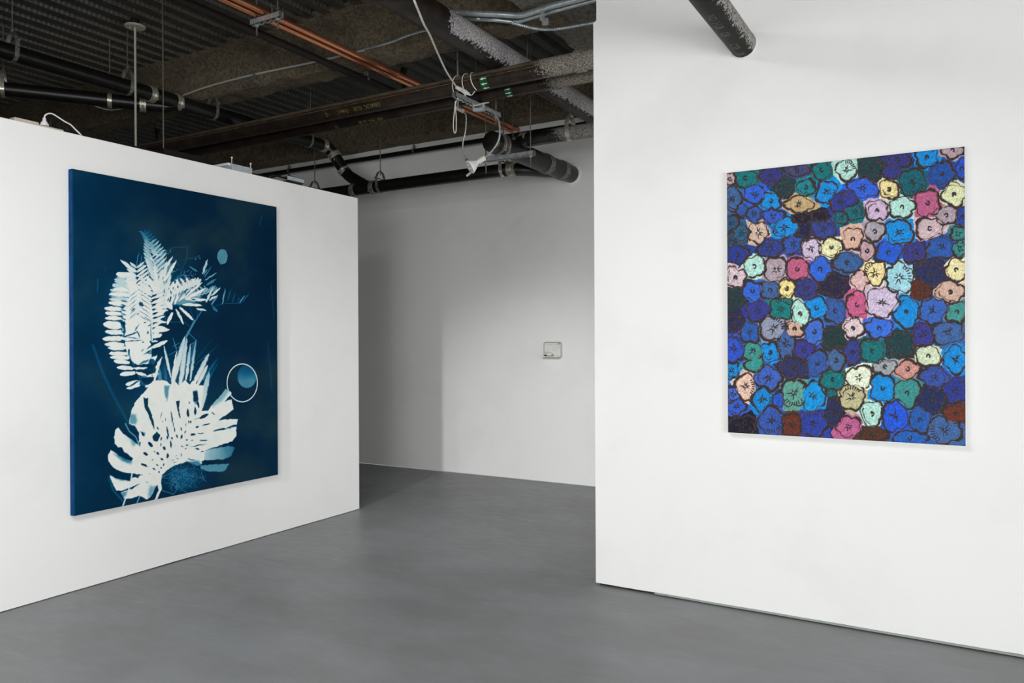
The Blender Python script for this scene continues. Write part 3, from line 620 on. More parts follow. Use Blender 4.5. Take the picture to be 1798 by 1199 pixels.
    for (a, b, c, d) in [(870,240,900,330),(860,290,930,250),(1050,270,1100,235),(1090,240,1060,300),(820,380,890,340),(900,310,860,200),(1010,130,1110,230)]:
        line(Z3((a, b), (c, d)), .5, .5)
    # monstera body
    poly(Z3((600,720),(640,660),(700,640),(800,655),(845,700),(870,640),(930,700),(985,640),(1040,690),(1075,640),(1130,700),(1190,700),(1165,900),(1170,965),(1230,960),
            (1300,870),(1420,735),(1480,780),(1405,868),(1475,845),(1500,950),(1340,1065),(1400,1055),(1545,1055),(1535,1110),(1470,1150),(1280,1185),(1460,1150),(1530,1130),(1528,1230),(1480,1290),(1350,1330),(1200,1385),
            (1190,1500),(1130,1550),(1060,1520),(1000,1500),(860,1550),(800,1590),(750,1640),(735,1700),(745,1790),(690,1912),(665,1910),(712,1800),(695,1740),(640,1850),(590,1900),
            (500,1860),(420,1890),(345,1890),(310,1825),(380,1800),(440,1785),(510,1730),(420,1770),(330,1805),(265,1805),(220,1720),(192,1640),(250,1670),(340,1690),(400,1700),(440,1670),(545,1640),(430,1625),(300,1600),(230,1560),(178,1490),(180,1430),(208,1375),
            (240,1400),(300,1440),(380,1480),(430,1500),(440,1470),(400,1430),(350,1400),(320,1345),(285,1350),(250,1310),(240,1240),(255,1170),(287,1140),(340,1210),(400,1245),(480,1310),(500,1330),(505,1200),(460,1130),(400,1105),(405,1040),(432,950),(460,880),(530,800)), 1, .9)
    # shaded, translucent parts of the lobes (printed lighter blue)
    for pts, e, so in [(((405,1000),(470,1000),(490,1060),(470,1110),(405,1100)),.45,3),(((395,1240),(480,1260),(500,1300),(440,1340)),.4,3),(((240,1420),(330,1440),(430,1500),(420,1525),(330,1500)),.6,3.5),
                       (((200,1640),(430,1660),(410,1700),(300,1700)),.6,2.5),(((620,1750),(690,1760),(640,1860),(590,1880)),.4,3),(((510,1180),(570,1200),(560,1240)),.6,1.5),(((770,700),(830,700),(800,870),(775,800)),.5,1.6),
                       (((1230,870),(1420,720),(1480,740),(1380,860),(1280,930)),.35,4),(((300,1830),(380,1810),(370,1860),(330,1890)),.5,2.5),(((1070,760),(1110,740),(1130,900),(1100,900),(1075,860)),.5,1.2),(((1000,1500),(1130,1490),(1190,1560),(1060,1560)),.55,3)]:
        poly(Z3(*pts), e, so, True)
    poly(Z4((1195,545),(1300,520),(1450,495),(1512,512),(1480,600),(1400,640),(1200,655),(1150,700)), .75, 1.2, False, (Z4((1200,560))[0], Z4((1500,560))[0], 1.0, .5))
    poly(Z4((1150,700),(1300,690),(1460,685),(1400,765),(1250,772),(1150,740)), .5, 1.2)
    poly(Z4((1190,648),(1455,632),(1460,678),(1180,690),(1160,655)), .9, .9, True)
    poly(Z3((545,828),(600,835),(600,925),(640,1010),(672,1160),(650,1140),(600,1000),(560,920)), .95, .7, True)
    poly(Z4((640,400),(690,345),(728,385),(700,450),(655,440)), .95, .7, True)
    poly(Z4((895,30),(935,20),(925,100),(942,205),(930,200),(905,90)), .95, .6, True)
    poly(Z3((1075,770),(1120,755),(1135,920),(1125,930),(1110,860),(1080,870)), .85, .8, True)
    H4 = [(1190,185,50,17,-28),(1285,155,18,7,45),(1130,205,35,3,-20),(1115,297,15,8,0),(1210,270,40,8,-16),(1073,375,25,11,-5),(1155,365,30,6,0),(1185,437,38,8,-3),(1005,437,12,7,0),(1355,325,65,10,-12),(1480,290,55,9,-20),
          (1030,245,6,14,0),(1047,245,6,14,0),(1018,150,12,42,-8),(1095,130,11,42,0),(1125,60,11,35,-15),(1030,45,6,12,0),(848,190,8,55,-8),(862,260,4,40,-10),(805,345,10,55,-12),(880,325,7,26,-5),(948,322,7,18,-8),(905,395,8,18,-20),(952,400,9,24,10),
          (992,352,6,16,10),(700,310,8,16,-30),(800,405,8,20,0),(735,480,7,18,0),(738,420,7,20,10),(840,480,9,40,-5),(770,520,12,22,-35),(625,480,17,34,-32),(703,575,11,20,-35),(805,600,11,26,0),(743,635,12,17,-40),(575,580,28,13,35),
          (560,700,35,12,28),(695,695,14,7,35),(765,695,6,16,8),(735,728,9,6,20),(662,738,20,8,30),(715,770,8,10,20),(645,640,8,6,0),(665,558,6,6,0),(1115,528,22,9,12),(1168,557,15,5,0),(1010,490,12,6,0),(960,500,12,4,20),(995,525,10,5,0),(950,590,5,14,0),
          (860,650,16,3,-20),(880,672,16,3,-15),(910,630,10,3,-15),(895,600,8,3,-15),(1130,490,70,4,-8),(1060,437,10,5,0),(848,412,8,14,-20),(512,480,7,24,10),(785,215,4,14,0),(755,240,4,6,0),(735,175,3,30,20),(997,278,3,16,5),(615,792,5,4,0),(490,825,12,7,0),(585,880,12,3,40),(1055,640,40,5,10),(540,370,10,26,-30)]
    for (a, b, rx, ry, an) in H4:
        ell(Z4((a, b))[0], rx / 5.993, max(ry / 5.993, .45), an, .92, .5)
    line(Z4((1200,545),(1330,505),(1450,480)), .7, 0)
    line(Z4((430,790),(415,880),(395,960),(330,1140)), 1.3, .85); line(Z4((515,1015),(480,1105)), 1.4, .5)
    line(Z3((360,1100),(400,1180),(470,1240),(505,1330)), 1.2, .5)
    # root tangle
    r = np.hypot((U - (160 + 960 / 5.993)) / 32, (V - (700 + 830 / 5.993)) / 24); E[:] = np.maximum(E, .28 * np.exp(-r * r))
    ell(Z4((800,860))[0], 9, 6, 20, .25, 2, False); ell(Z4((795,850))[0], 6.5, 4, 20, .8, 1, True)
    for _ in range(120):
        x, y = 960 + rnd.randn() * 95, 820 + rnd.randn() * 70; a = rnd.rand() * 6.28; pts = [(x, y)]
        for q in range(4):
            a += rnd.randn() * .7; x += 26 * math.cos(a); y += 22 * math.sin(a); pts.append((x, y))
        if pts[-1][1] > 1010 or pts[0][1] > 1010: continue
        line(Z4(*pts), .3, .25 + .35 * rnd.rand(), .45)
    for pts in [((850,740),(860,820),(920,900),(900,960),(860,1010)),((870,860),(950,950),(1010,990)),((700,930),(760,970),(860,1000)),((740,830),(850,780),(900,740))]:
        line(Z4(*pts), .7, .4)
    # discs and hoop
    ell(Z2((1255,385))[0], 9.2, 13.4, 0, .5, .6, False)
    c = Z3((1640,605))[0]; s = sl(c[0] - 20, c[0] + 20)
    rr = np.hypot((U[s] - c[0]) / 16.5, (V[s] - c[1]) / 20); E[s] = np.maximum(E[s], sstep(1.05, .97, rr) * (.46 - .24 * np.clip((c[1] + 8 - V[s]) / 22, 0, 1)))
    c = Z3((1590,672))[0]; s = sl(c[0] - 32, c[0] + 32)
    rr = np.hypot((U[s] - c[0]) / 26.6, (V[s] - c[1]) / 33.2); E[s] = np.maximum(E[s], sstep(.040, .018, np.abs(rr - 1)) * .93)
    # E -> colour
    E *= 1 + .04 * vnoise(U / 9, V / 9, 60)
    xs = np.array([0, .12, .3, .5, .75, 1.0]); tab = np.array([[4,38,63],[6,54,84],[12,90,134],[84,146,164],[176,206,214],[232,234,228]], np.float32)
    col = np.stack([np.interp(np.clip(E, 0, 1), xs, tab[:, i]) for i in range(3)], -1).astype(np.float32)
    m = (1 - np.clip(E * 2.2, 0, 1))[..., None]
    left = sstep(330, 130, U)[..., None]; n = fbm(U / 60, V / 60, 70)[..., None]; g = sstep(-.1, .6, n) * (1 - .55 * left)
    col = col + m * (left * np.array([-2, 9, 12]) + g * np.array([16, 9, -2]) + n * np.array([4, 6, 8])) + 2.5 * vnoise(U / .9, V / .9, 75)[..., None]
    return srgb(np.clip(col, 0, 255))

# ---------------------------------------------------------------- the room
XL, YE, HP, YR, XR, YB = -4.42, 4.974, 2.638, 4.133, -1.857, 6.825
ZD = 3.92                       # underside of the deck
X0, X1, Y0 = -10.5, 4.2, -5.0
b = bm_new(); box(b, (X0, Y0, -.12), (X1, YB, 0)); struct('floor', b, M['floor'])
b = bm_new(); box(b, (X0, YB, .006), (X1, YB + .15, 4.1)); struct('wall_back', b, M['wall'])
b = bm_new(); box(b, (X0 - .15, Y0, 0), (X0, YB, 4.1)); struct('wall_far_left', b, M['wall'])
b = bm_new(); box(b, (X1, Y0, 0), (X1 + .15, YB, 4.1)); struct('wall_far_right', b, M['wall'])
b = bm_new(); box(b, (X0, Y0 - .15, 0), (X1, Y0, 4.1)); struct('wall_front', b, M['wall'])
# free-standing partition on the left: its foot is ragged and stands a little off the floor
def slab(a, c, z0, z1, n, th, raise_fn, normal):
    """upright wall from a to c with an uneven lower edge"""
    bm = bm_new(); a = V3(a); c = V3(c); nn = V3(normal).normalized()
    F = []; 
    for i in range(n + 1):
        p = a.lerp(c, i / n); zz = z0 + raise_fn(i / n)
        F.append([bm.verts.new((p.x, p.y, zz)), bm.verts.new((p.x, p.y, z1)), bm.verts.new((p.x + nn.x * th, p.y + nn.y * th, z1)), bm.verts.new((p.x + nn.x * th, p.y + nn.y * th, zz))])
    for A, B in zip(F[:-1], F[1:]):
        for j in range(4): bm.faces.new([A[j], B[j], B[(j + 1) % 4], A[(j + 1) % 4]])
    bm.faces.new(F[0]); bm.faces.new(F[-1][::-1]); return bm
rag = lambda s: .004 + .005 * max(0, mnoise.noise(V3((s * 14, 0, 0)))) + .002 * abs(mnoise.noise(V3((s * 160, 2, 0))))
struct('wall_left', slab((XL, Y0, 0), (XL, YE, 0), 0, HP, 400, .14, rag, (-1, 0, 0)), M['wall'])
b = bm_new(); box(b, (XL - .128, Y0, 0), (XL - .012, YE - .012, .02)); struct('gap_shade_1', b, M['gap'])  # dark strip that paints the shade under the partition foot
# wall on the right, a small plaster step near its top left corner
b = bm_new(); NW = 200; zt = at(1052, 38, y=YR).z; th = .16
bot = [(XR + .012 + (X1 - XR - .012) * i / NW) for i in range(NW + 1)]; bot[0] = XR + .012
pts = [(x, .012 + .006 * max(0, mnoise.noise(V3((x * 3, 5, 0)))) + .002 * abs(mnoise.noise(V3((x * 40, 7, 0))))) for x in bot]
edge = [(XR + .020, 4.05)] + [(XR + .020 + .004 * mnoise.noise(V3((0, q * .9, 3))), 4.0 - q * (4.0 - zt - .01) / 20) for q in range(21)] + [(XR, zt), (XR, zt - .02), (XR, .02), (XR + .003, .012)]
ring = edge + pts + [(X1, 4.05)]
f0 = [b.verts.new((x, YR, z)) for x, z in ring]; f1 = [b.verts.new((x, YR + th, z)) for x, z in ring]
b.faces.new(f0); b.faces.new(f1[::-1])
for i in range(len(ring)): b.faces.new([f0[i], f1[i], f1[(i + 1) % len(ring)], f0[(i + 1) % len(ring)]])
struct('wall_right', b, M['wall'])
b = bm_new(); box(b, (XR + .02, YR + .014, 0), (X1, YR + th - .01, .03)); struct('gap_shade_2', b, M['gap'])  # shadow line below the right wall, painted as a dark strip
b = bm_new(); n = 60
xa, xb = at(1150, 1040, y=YR).x, X1
ribbon(b, [(xa + (xb - xa) * i / n, YR - .005, .0105 + .0012 * mnoise.noise(V3((i * .4, 1, 0)))) for i in range(n + 1)], (0, 0, 1), .009, .005)
struct('baseboard_right', b, simple('pale_green_grey_strip', (150, 156, 152), .5))
# ribbed deck
ceil = bpy.data.objects.new('ceiling', None); C.objects.link(ceil); ceil.location = (0, 0, ZD); ceil['_base'] = (0, 0, ZD); ceil['kind'] = 'structure'
b = bm_new(); x = X0 - .1; prof = []
while x < X1 + .1:
    prof += [(x, ZD), (x + .082, ZD), (x + .098, ZD + .05), (x + .144, ZD + .05), (x + .16, ZD)]; prof.pop(); x += .16
seg = 1; rows = []
for y in (Y0, YB + .1): rows.append([b.verts.new((px_, y, pz_)) for px_, pz_ in prof])
for i in range(len(prof) - 1): b.faces.new([rows[0][i], rows[0][i + 1], rows[1][i + 1], rows[1][i]])
struct('deck', b, M['deck'], ceil)
b = bm_new(); box(b, (X0 - .2, Y0 - .2, ZD + .07), (X1 + .2, YB + .2, ZD + .2)); struct('slab', b, M['gap'], ceil)
def girder(name, m, prof, axis, s0, s1, step=.05, amp=.012, seed=0, sub=.035):
    """sprayed girder: closed profile (across, z) swept along an axis, with a lumpy skin"""
    P = []
    for i in range(len(prof)):
        a, c = prof[i], prof[(i + 1) % len(prof)]; n = max(1, int(math.dist(a, c) / sub))
        P += [(a[0] + (c[0] - a[0]) * k / n, a[1] + (c[1] - a[1]) * k / n) for k in range(n)]
    bm = bm_new(); n = int((s1 - s0) / step); rings = []
    for i in range(n + 1):
        s = s0 + (s1 - s0) * i / n; r = []
        for (a, zz) in P:
            q = V3((a * 9, s * 7, zz * 9 + seed)); d = V3((mnoise.noise(q), mnoise.noise(q + V3((9, 0, 0))), mnoise.noise(q + V3((0, 9, 0))))) * amp
            q2 = q * 3.5; d += V3((mnoise.noise(q2), 0, mnoise.noise(q2 + V3((4, 4, 4))))) * amp * .45
            p = V3((a, s, zz)) if axis == 'y' else V3((s, a, zz)); r.append(bm.verts.new(p + d))
        rings.append(r)
    for A, B in zip(rings[:-1], rings[1:]):
        for j in range(len(P)): bm.faces.new([A[j], A[(j + 1) % len(P)], B[(j + 1) % len(P)], B[j]])
    bm.faces.new(rings[0]); bm.faces.new(rings[-1][::-1])
    return struct(name, bm, m, ceil, smooth=True)
ZB = 3.60
yb = at(640, 104, z=ZB).y
print('mid girder front y', yb, 'z deck line', at(560, 45, y=yb).z)
girder('girder', M['spray'], [(yb - .25, ZD + .02), (yb - .08, ZD - .05), (yb - .01, ZD - .12), (yb, ZB + .02), (yb + .02, ZB), (yb + .22, ZB), (yb + .24, ZB + .02), (yb + .26, ZD - .10), (yb + .42, ZD + .02)], 'x', X0, -2.3)
xg = at(1010, 93, z=ZB).x
girder('girder', M['spray_grey'], [(xg - .16, ZD + .02), (xg - .04, ZD - .06), (xg, ZB + .06), (xg + .03, ZB), (xg + .40, ZB), (xg + .43, ZB + .02), (xg + .46, ZD - .1), (xg + .6, ZD + .02)], 'y', 1.5, YB - .3, amp=.02, seed=5)
yf = YB - .24
girder('girder', M['spray'], [(yf - .10, ZD + .02), (yf, ZD - .1), (yf + .005, ZB + .012), (yf + .02, ZB), (YB + .05, ZB), (YB + .05, ZD + .02)], 'x', X0, X1, amp=.006, seed=9)

# ---------------------------------------------------------------- paintings
def canvas_mesh(P00, eu, ev, W_, H_, depth, nrm, nx, ny, fn, inset=0.0, edge=None):
    """stretched canvas: a finely divided painted face (colours kept per corner point) and returned sides"""
    P00 = V3(P00); eu = V3(eu); ev = V3(ev); nrm = V3(nrm)
    us = np.linspace(0, W_, nx); vs = np.linspace(0, H_, ny)
    gx, gy = np.meshgrid(us, vs)
    P = np.array(P00)[None, None, :] + gx[..., None] * np.array(eu)[None, None] + gy[..., None] * np.array(ev)[None, None]
    Q = P - np.array(CAM); d = Q @ np.array(FWD)
    U = CX + F_PX * (Q @ np.array(RIGHT)) / d; V = CY - F_PX * (Q @ np.array(UP)) / d
    if U[ny // 2, 0] > U[ny // 2, -1]: col = fn(U[:, ::-1].astype(np.float32), V[:, ::-1].astype(np.float32))[:, ::-1]
    else: col = fn(U.astype(np.float32), V.astype(np.float32))
    if inset:
        k = inset if not callable(inset) else 0
    # soft pillow at the rim and a small paint relief
    rim = np.minimum(np.minimum(gx, W_ - gx), np.minimum(gy, H_ - gy)); drop = np.clip(1 - rim / .006, 0, 1) ** 2 * .004
    P = P - drop[..., None] * np.array(nrm)[None, None]
    N = nx * ny; verts = P.reshape(-1, 3)
    border = [j for j in range(nx)] + [i * nx + nx - 1 for i in range(1, ny)] + [(ny - 1) * nx + j for j in range(nx - 2, -1, -1)] + [i * nx for i in range(ny - 2, 0, -1)]
    back = verts[border] - np.array(nrm) * (depth - .004)
    allv = np.concatenate([verts, back]); nb = len(border)
    ii, jj = np.meshgrid(np.arange(ny - 1), np.arange(nx - 1), indexing='ij'); a = (ii * nx + jj).ravel()
    quads = np.stack([a, a + 1, a + nx + 1, a + nx], 1)
    k = np.arange(nb); k2 = (k + 1) % nb; bo = np.array(border)
    sides = np.stack([bo[k2], bo[k], N + k, N + k2], 1)
    faces = np.concatenate([quads, sides])
    base = allv[N:].mean(axis=0); base[2] = allv[:, 2].min()
    me = bpy.data.meshes.new('canvas'); me.vertices.add(len(allv)); me.vertices.foreach_set('co', (allv - base).astype(np.float32).ravel())
    me.loops.add(faces.size); me.loops.foreach_set('vertex_index', faces.astype(np.int32).ravel())
    me.polygons.add(len(faces)); me.polygons.foreach_set('loop_start', (np.arange(len(faces)) * 4).astype(np.int32))
    mi = np.zeros(len(faces), np.int32); mi[len(quads):] = 1; me.polygons.foreach_set('material_index', mi)
    me.update(calc_edges=True); me.validate()
    ca = me.color_attributes.new('paint', 'FLOAT_COLOR', 'POINT'); full = np.ones((len(allv), 4), np.float32); full[:N, :3] = col.reshape(-1, 3)
    full[N:, :3] = full[border, :3]; ca.data.foreach_set('color', full.ravel())
    return me, base
def art_mat(name, rough, bumpk, scale, spec=.4):
    t = NT(name); a = t.add('ShaderNodeAttribute'); a.attribute_name = 'paint'; a.attribute_type = 'GEOMETRY'
    t.l(a.outputs['Color'], t.p.inputs['Base Color']); t.p.inputs['Roughness'].default_value = rough; t.p.inputs['Specular IOR Level'].default_value = spec
    if bumpk: t.bump(t.noise(scale, 4, .7), bumpk, .004)
    return t.m
# blossoms, oil on a deep canvas with bare white sides, right wall
CD = .042; yfp = YR - CD
fl_t, fl_b = at(1276, 304, y=yfp), at(1276, 761, y=yfp); fr_t, fr_b = at(1693.5, 256.5, y=yfp), at(1693.5, 781, y=yfp)
fx0, fx1 = fl_t.x, fr_t.x; fz0, fz1 = (fl_b.z + fr_b.z) / 2, (fl_t.z + fr_t.z) / 2
me, base = canvas_mesh((fx0, yfp, fz0), (1, 0, 0), (0, 0, 1), fx1 - fx0, fz1 - fz0, CD - .002, (0, -1, 0), 620, 760, paint_flowers)
ft = thing('blossom_painting', 'large square-cornered canvas crowded with blue, pink, yellow and mint blossoms on the right wall', 'painting', tuple(base))
me.materials.append(art_mat('thick_oil_paint', .5, .35, 150, .15)); me.materials.append(simple('bare_primed_canvas', (222, 221, 214), .7))
o = bpy.data.objects.new('painted_canvas', me); C.objects.link(o); o.parent = ft
b = bm_new(); ex = .0035
for a, c in (((fx1, yfp + .001, fz0 - .001), (fx1 + ex, YR - .002, fz1 + .002)), ((fx0 - .001, yfp + .002, fz1), (fx1, YR - .002, fz1 + ex)), ((fx0, yfp + .002, fz0 - ex * .8), (fx1, YR - .002, fz0))): box(b, a, c)
obj('canvas_edge', b, M['white_plastic'], ft, label='bare white canvas edge')
# cyanotype of leaves, partition
CD2 = .045; xfp = XL + CD2
ct, cb = at(127.5, 295, x=xfp), at(127.5, 906, x=xfp); dt_, db_ = at(486, 364, x=xfp), at(489, 834, x=xfp)
cy0, cy1 = ct.y, (dt_.y + db_.y) / 2; cz0, cz1 = (cb.z + db_.z) / 2, (ct.z + dt_.z) / 2
me, base = canvas_mesh((xfp, cy0, cz0), (0, 1, 0), (0, 0, 1), cy1 - cy0, cz1 - cz0, CD2 - .002, (1, 0, 0), 640, 820, paint_cyanotype)
ct_ = thing('cyanotype_print', 'tall deep blue canvas with white fern and leaf silhouettes on the left partition', 'artwork', tuple(base))
me.materials.append(art_mat('blue_printed_cloth', .8, .08, 500, .05)); me.materials.append(simple('blue_cloth_side', (16, 68, 118), .8, c2=(12, 56, 102), spec=.1))
o = bpy.data.objects.new('printed_canvas', me); C.objects.link(o); o.parent = ct_

# ---------------------------------------------------------------- pipework under the deck
YV = V3((0, 1, 0)); XV = V3((1, 0, 0)); ZV = V3((0, 0, 1))
def coupling(parent, p, d, r, L=.055, m=None, grey=False, label=None):
    """no-hub coupling: corrugated shield sleeve with two clamp bands and their screws"""
    p = V3(p); d = V3(d).normalized(); bm = bm_new(); n = 9
    prof = [(-L / 2, r + .001)]
    for i in range(n): s = -L / 2 + L * (i + .5) / n; prof += [(s - L / n * .3, r + .0055), (s + L / n * .3, r + .0055), (s + L / n * .42, r + .004)]
    prof += [(L / 2, r + .001)]; lathe(bm, p, d, prof, 28)
    o = obj('coupling', bm, m or (M['steel_dull'] if grey else M['band']), parent, smooth=True, label=label)
    bm = bm_new()
    for s in (-L * .30, L * .30):
        lathe(bm, p + d * s, d, [(-.006, r + .005), (-.006, r + .009), (.006, r + .009), (.006, r + .005)], 28)
        side = d.cross(ZV).normalized() if abs(d.z) < .9 else XV
        c = p + d * s + (side * .75 * (-1 if side.dot(CAM - p) < 0 else 1) - ZV * .55).normalized() * (r + .012)
        obox(bm, c, d, side, ZV, .008, .007, .010)
    c = obj('clamp_band', bm, M['steel_dull'] if grey else M['band'], o, smooth=False); c.location = (0, 0, 0)
    return o
def band_parent_fix(o): o['_base'] = o.parent['_base'] if o.parent else o['_base']
def pipe_thing(name, label, cat, loc, group=None): return thing(name, label, cat, tuple(loc), group)
def pipe(parent, pts, r, m, name='pipe', seg=28, caps=True, label=None):
    bm = bm_new(); tube(bm, pts, r, seg, caps); return obj(name, bm, m, parent, smooth=True, label=label)
def on_axis(p, d, u):
    lo, hi = -3.0, 3.0
    for _ in range(40):
        m = (lo + hi) / 2
        if px(p + d * m)[0] < u: lo = m
        else: hi = m
    return p + d * lo
def hanger(label, p, axis, r, m=None, group='clevis hangers on the drain pipes', z_top=ZD + .03, wide=.028, split=True):
    """clevis hanger: strap round the pipe, cross bolt, threaded rod up to the deck"""
    p = V3(p); ax = V3(axis).normalized(); sd = ax.cross(ZV).normalized(); R = r + .003
    t = thing('clevis_hanger', label, 'pipe hanger', tuple(p), group)
    pts = [p + sd * (-.012) + ZV * (R + .085), p - sd * (R * .55) + ZV * (R + .075), p - sd * (R + .004) + ZV * (R + .015)]
    pts += [p + (-sd * math.cos(a) - ZV * math.sin(a)) * (R + .001) for a in (PI * k / 14 for k in range(15))]
    pts += [p + sd * (R + .004) + ZV * (R + .015), p + sd * (R * .55) + ZV * (R + .075), p + sd * .012 + ZV * (R + .085)]
    bm = bm_new(); ribbon(bm, pts, ax, wide, .004, closed=True); obj('strap', bm, m or M['steel_dull'], t, smooth=True)
    bm = bm_new(); tube(bm, [p - sd * (R + .022) + ZV * (R + .012), p + sd * (R + .022) + ZV * (R + .012)], .005, 8)
    for s in (-1, 1): lathe(bm, p + sd * s * (R + .012) + ZV * (R + .012), sd * s, [(0, .011), (.008, .011)], 6)
    obj('cross_bolt', bm, M['steel_dull'], t)
    bm = bm_new(); tube(bm, [p + ZV * (R + .05), V3((p.x, p.y, z_top))], .0048, 8)
    obj('threaded_rod', bm, M['steel_dark'], t, smooth=True)
    bm = bm_new(); lathe(bm, p + ZV * (R + .088), ZV, [(0, .012), (.010, .012)], 6); obj('nut', bm, M['steel_dull'], t)
    return t
def strut(label, a, c, h=.04, wdt=.041, rods=(), slots=True, group=None, rod_drop=.07, z_top=ZD + .03, name='trapeze_hanger', rod_r=.0055, rod_m='steel_dark'):
    """slotted channel hung level on two threaded rods"""
    a = V3(a); c = V3(c); d = (c - a).normalized(); sd = d.cross(ZV).normalized(); L = (c - a).length
    t = thing(name, label, 'pipe hanger', tuple((a + c) / 2), group)
    bm = bm_new(); th = .0025; zz = 0
    for s in (-1, 1): obox(bm, (a + c) / 2 + sd * s * (wdt / 2 - th / 2) + ZV * h / 2, d, sd, ZV, L / 2, th / 2, h / 2)
    for s in (-1, 1): obox(bm, (a + c) / 2 + sd * s * (wdt / 2 - .008) + ZV * (h - th / 2), d, sd, ZV, L / 2, .008, th / 2)
    for s in (-1, 1): obox(bm, (a + c) / 2 + sd * s * (wdt / 2 - .0065) + ZV * th / 2, d, sd, ZV, L / 2, .0065, th / 2)
    n = max(2, int(L / .05)); 
    for i in range(n + 1): obox(bm, a + d * (L * i / n) + ZV * th / 2 + d * (0.008 if i == 0 else -.008 if i == n else 0), d, sd, ZV, .008 if i in (0, n) else .011, wdt / 2, th / 2)
    obj('channel', bm, M['steel'] if group is None else M['steel'], t)
    for f in rods:
        p = a + d * L * f
        bm = bm_new(); tube(bm, [p - ZV * rod_drop, V3((p.x, p.y, z_top))], rod_r, 8)
        r_ = obj('threaded_rod', bm, M[rod_m], t, smooth=True)
        bm = bm_new(); lathe(bm, p - ZV * .012, ZV, [(0, .012), (.012, .012)], 6); lathe(bm, p - ZV * .002, ZV, [(0, .018), (.002, .018)], 16); obj('nut', bm, M['steel'], t)
    return t

# twin mains along the room (near and far), with overspray towards the right wall
ZT = 3.33
tn = at(850, 142, z=ZT); tf = at(850, 166, z=ZT); RN, RF = .066, .056
print('twin', tn, tf)
def sx_(u, v, y): return at(u, v, y=y).x
xs_n = at(985, 115, y=tn.y).x; xs_f = at(985, 145, y=tf.y).x
M['twin_near'] = oversprayed('rusty_main_near', (34, 29, 25), (58, 44, 34), 0, xs_n - .30, xs_n + .05, nzw=.30, flecks=.035, fullness=.50, dust=(112, 102, 86), spec=.25, spray=(176, 168, 156), scale=60)
M['twin_far'] = oversprayed('rusty_main_far', (30, 26, 23), (54, 40, 30), 0, xs_f - .2, xs_f + .06, nzw=.15, flecks=.02, fullness=.50, dust=(84, 76, 62), spec=.25, spray=(164, 156, 144), scale=60)
n_ = pipe_thing('steel_pipe', 'long rusty black steel pipe with left-pointing arrow label, nearer of the paired mains', 'pipe', (xs_n, tn.y, ZT), 'paired mains under the deck')
pipe(n_, [(-8.2, tn.y, ZT), (X1 - .01, tn.y, ZT)], RN, M['twin_near'])
f_ = pipe_thing('steel_pipe', 'long rusty black steel pipe with right-pointing arrow label, farther of the paired mains', 'pipe', (xs_f, tf.y, ZT), 'paired mains under the deck')
pipe(f_, [(-8.2, tf.y, ZT), (X1 - .01, tf.y, ZT)], RF, M['twin_far'])
bm = bm_new(); lathe(bm, (at(972, 150, y=tf.y - RF).x, tf.y, ZT), XV, [(-.01, RF), (-.01, RF + .012), (.01, RF + .012), (.01, RF)], 28); obj('grooved_collar', bm, M['steel_dull'], f_, smooth=True)
bm = bm_new(); lathe(bm, (at(1012, 112, y=tn.y - RN).x, tn.y, ZT), XV, [(-.035, RN + .002), (-.03, RN + .010), (.03, RN + .010), (.035, RN + .002)], 28); obj('grooved_collar', bm, M['twin_near'], n_, smooth=True)
# painted highlight: a pale raised line along the near main
bm = bm_new(); a0 = math.radians(184); 
tube(bm, [(-8.0, tn.y + RN * math.cos(a0), ZT + RN * math.sin(a0) * -1), (xs_n - .1, tn.y + RN * math.cos(a0), ZT + RN * math.sin(a0) * -1)], .0022, 6); obj('highlight_line', bm, simple('highlight_line_paint', (122, 106, 82), .8, c2=(70, 54, 40), scale=9), n_)
def wrap_label(parent, cxx, cy, cz, r, a0, a1, wx, arrows, right):
    """green sticker wrapped on a pipe that runs along x, with white arrows"""
    bm = bm_new(); n = 16; R = r + .0012; rows = []
    for i in range(n + 1):
        a = a0 + (a1 - a0) * i / n; y = cy - math.cos(a) * R; z_ = cz + math.sin(a) * R
        rows.append([bm.verts.new((cxx - wx / 2, y, z_)), bm.verts.new((cxx + wx / 2, y, z_))])
    for A, B in zip(rows[:-1], rows[1:]): bm.faces.new([A[0], A[1], B[1], B[0]])
    bmesh.ops.solidify(bm, geom=bm.faces[:], thickness=.0006)
    lo = obj('flow_label', bm, M['green'], parent, smooth=True, label='green sticker with white arrows'); lo['_base'] = parent['_base']
    R = r + .0024; s = 1 if right else -1
    out = [(-.40, .13), (.02, .13), (.02, .34), (.42, 0), (.02, -.34), (.02, -.13), (-.40, -.13)]
    for k in range(arrows):
        ac = a0 + (a1 - a0) * (k + .5) / arrows; bm = bm_new(); da = (a1 - a0) / arrows * .80
        P_ = lambda ox, oy: bm.verts.new((cxx + s * ox * wx, cy - math.cos(ac + oy * da) * R, cz + math.sin(ac + oy * da) * R))
        a0_, a1_, b0_, b1_ = P_(-.40, .13), P_(-.40, -.13), P_(.02, .13), P_(.02, -.13); c0_, c1_, d_ = P_(.02, .36), P_(.02, -.36), P_(.42, 0)
        for f_ in ([a0_, a1_, b1_, b0_], [b0_, b1_, d_], [c0_, b0_, d_], [b1_, c1_, d_]): bm.faces.new(f_ if s > 0 else f_[::-1])
        obj('arrow', bm, M['label_white'], lo)
wrap_label(n_, at(848, 145, y=tn.y - RN).x, tn.y, ZT, RN, math.radians(-86), math.radians(8), .064, 3, False)
wrap_label(f_, at(891, 163, y=tf.y - RF).x, tf.y, ZT, RF, math.radians(-86), math.radians(-2), .060, 3, True)
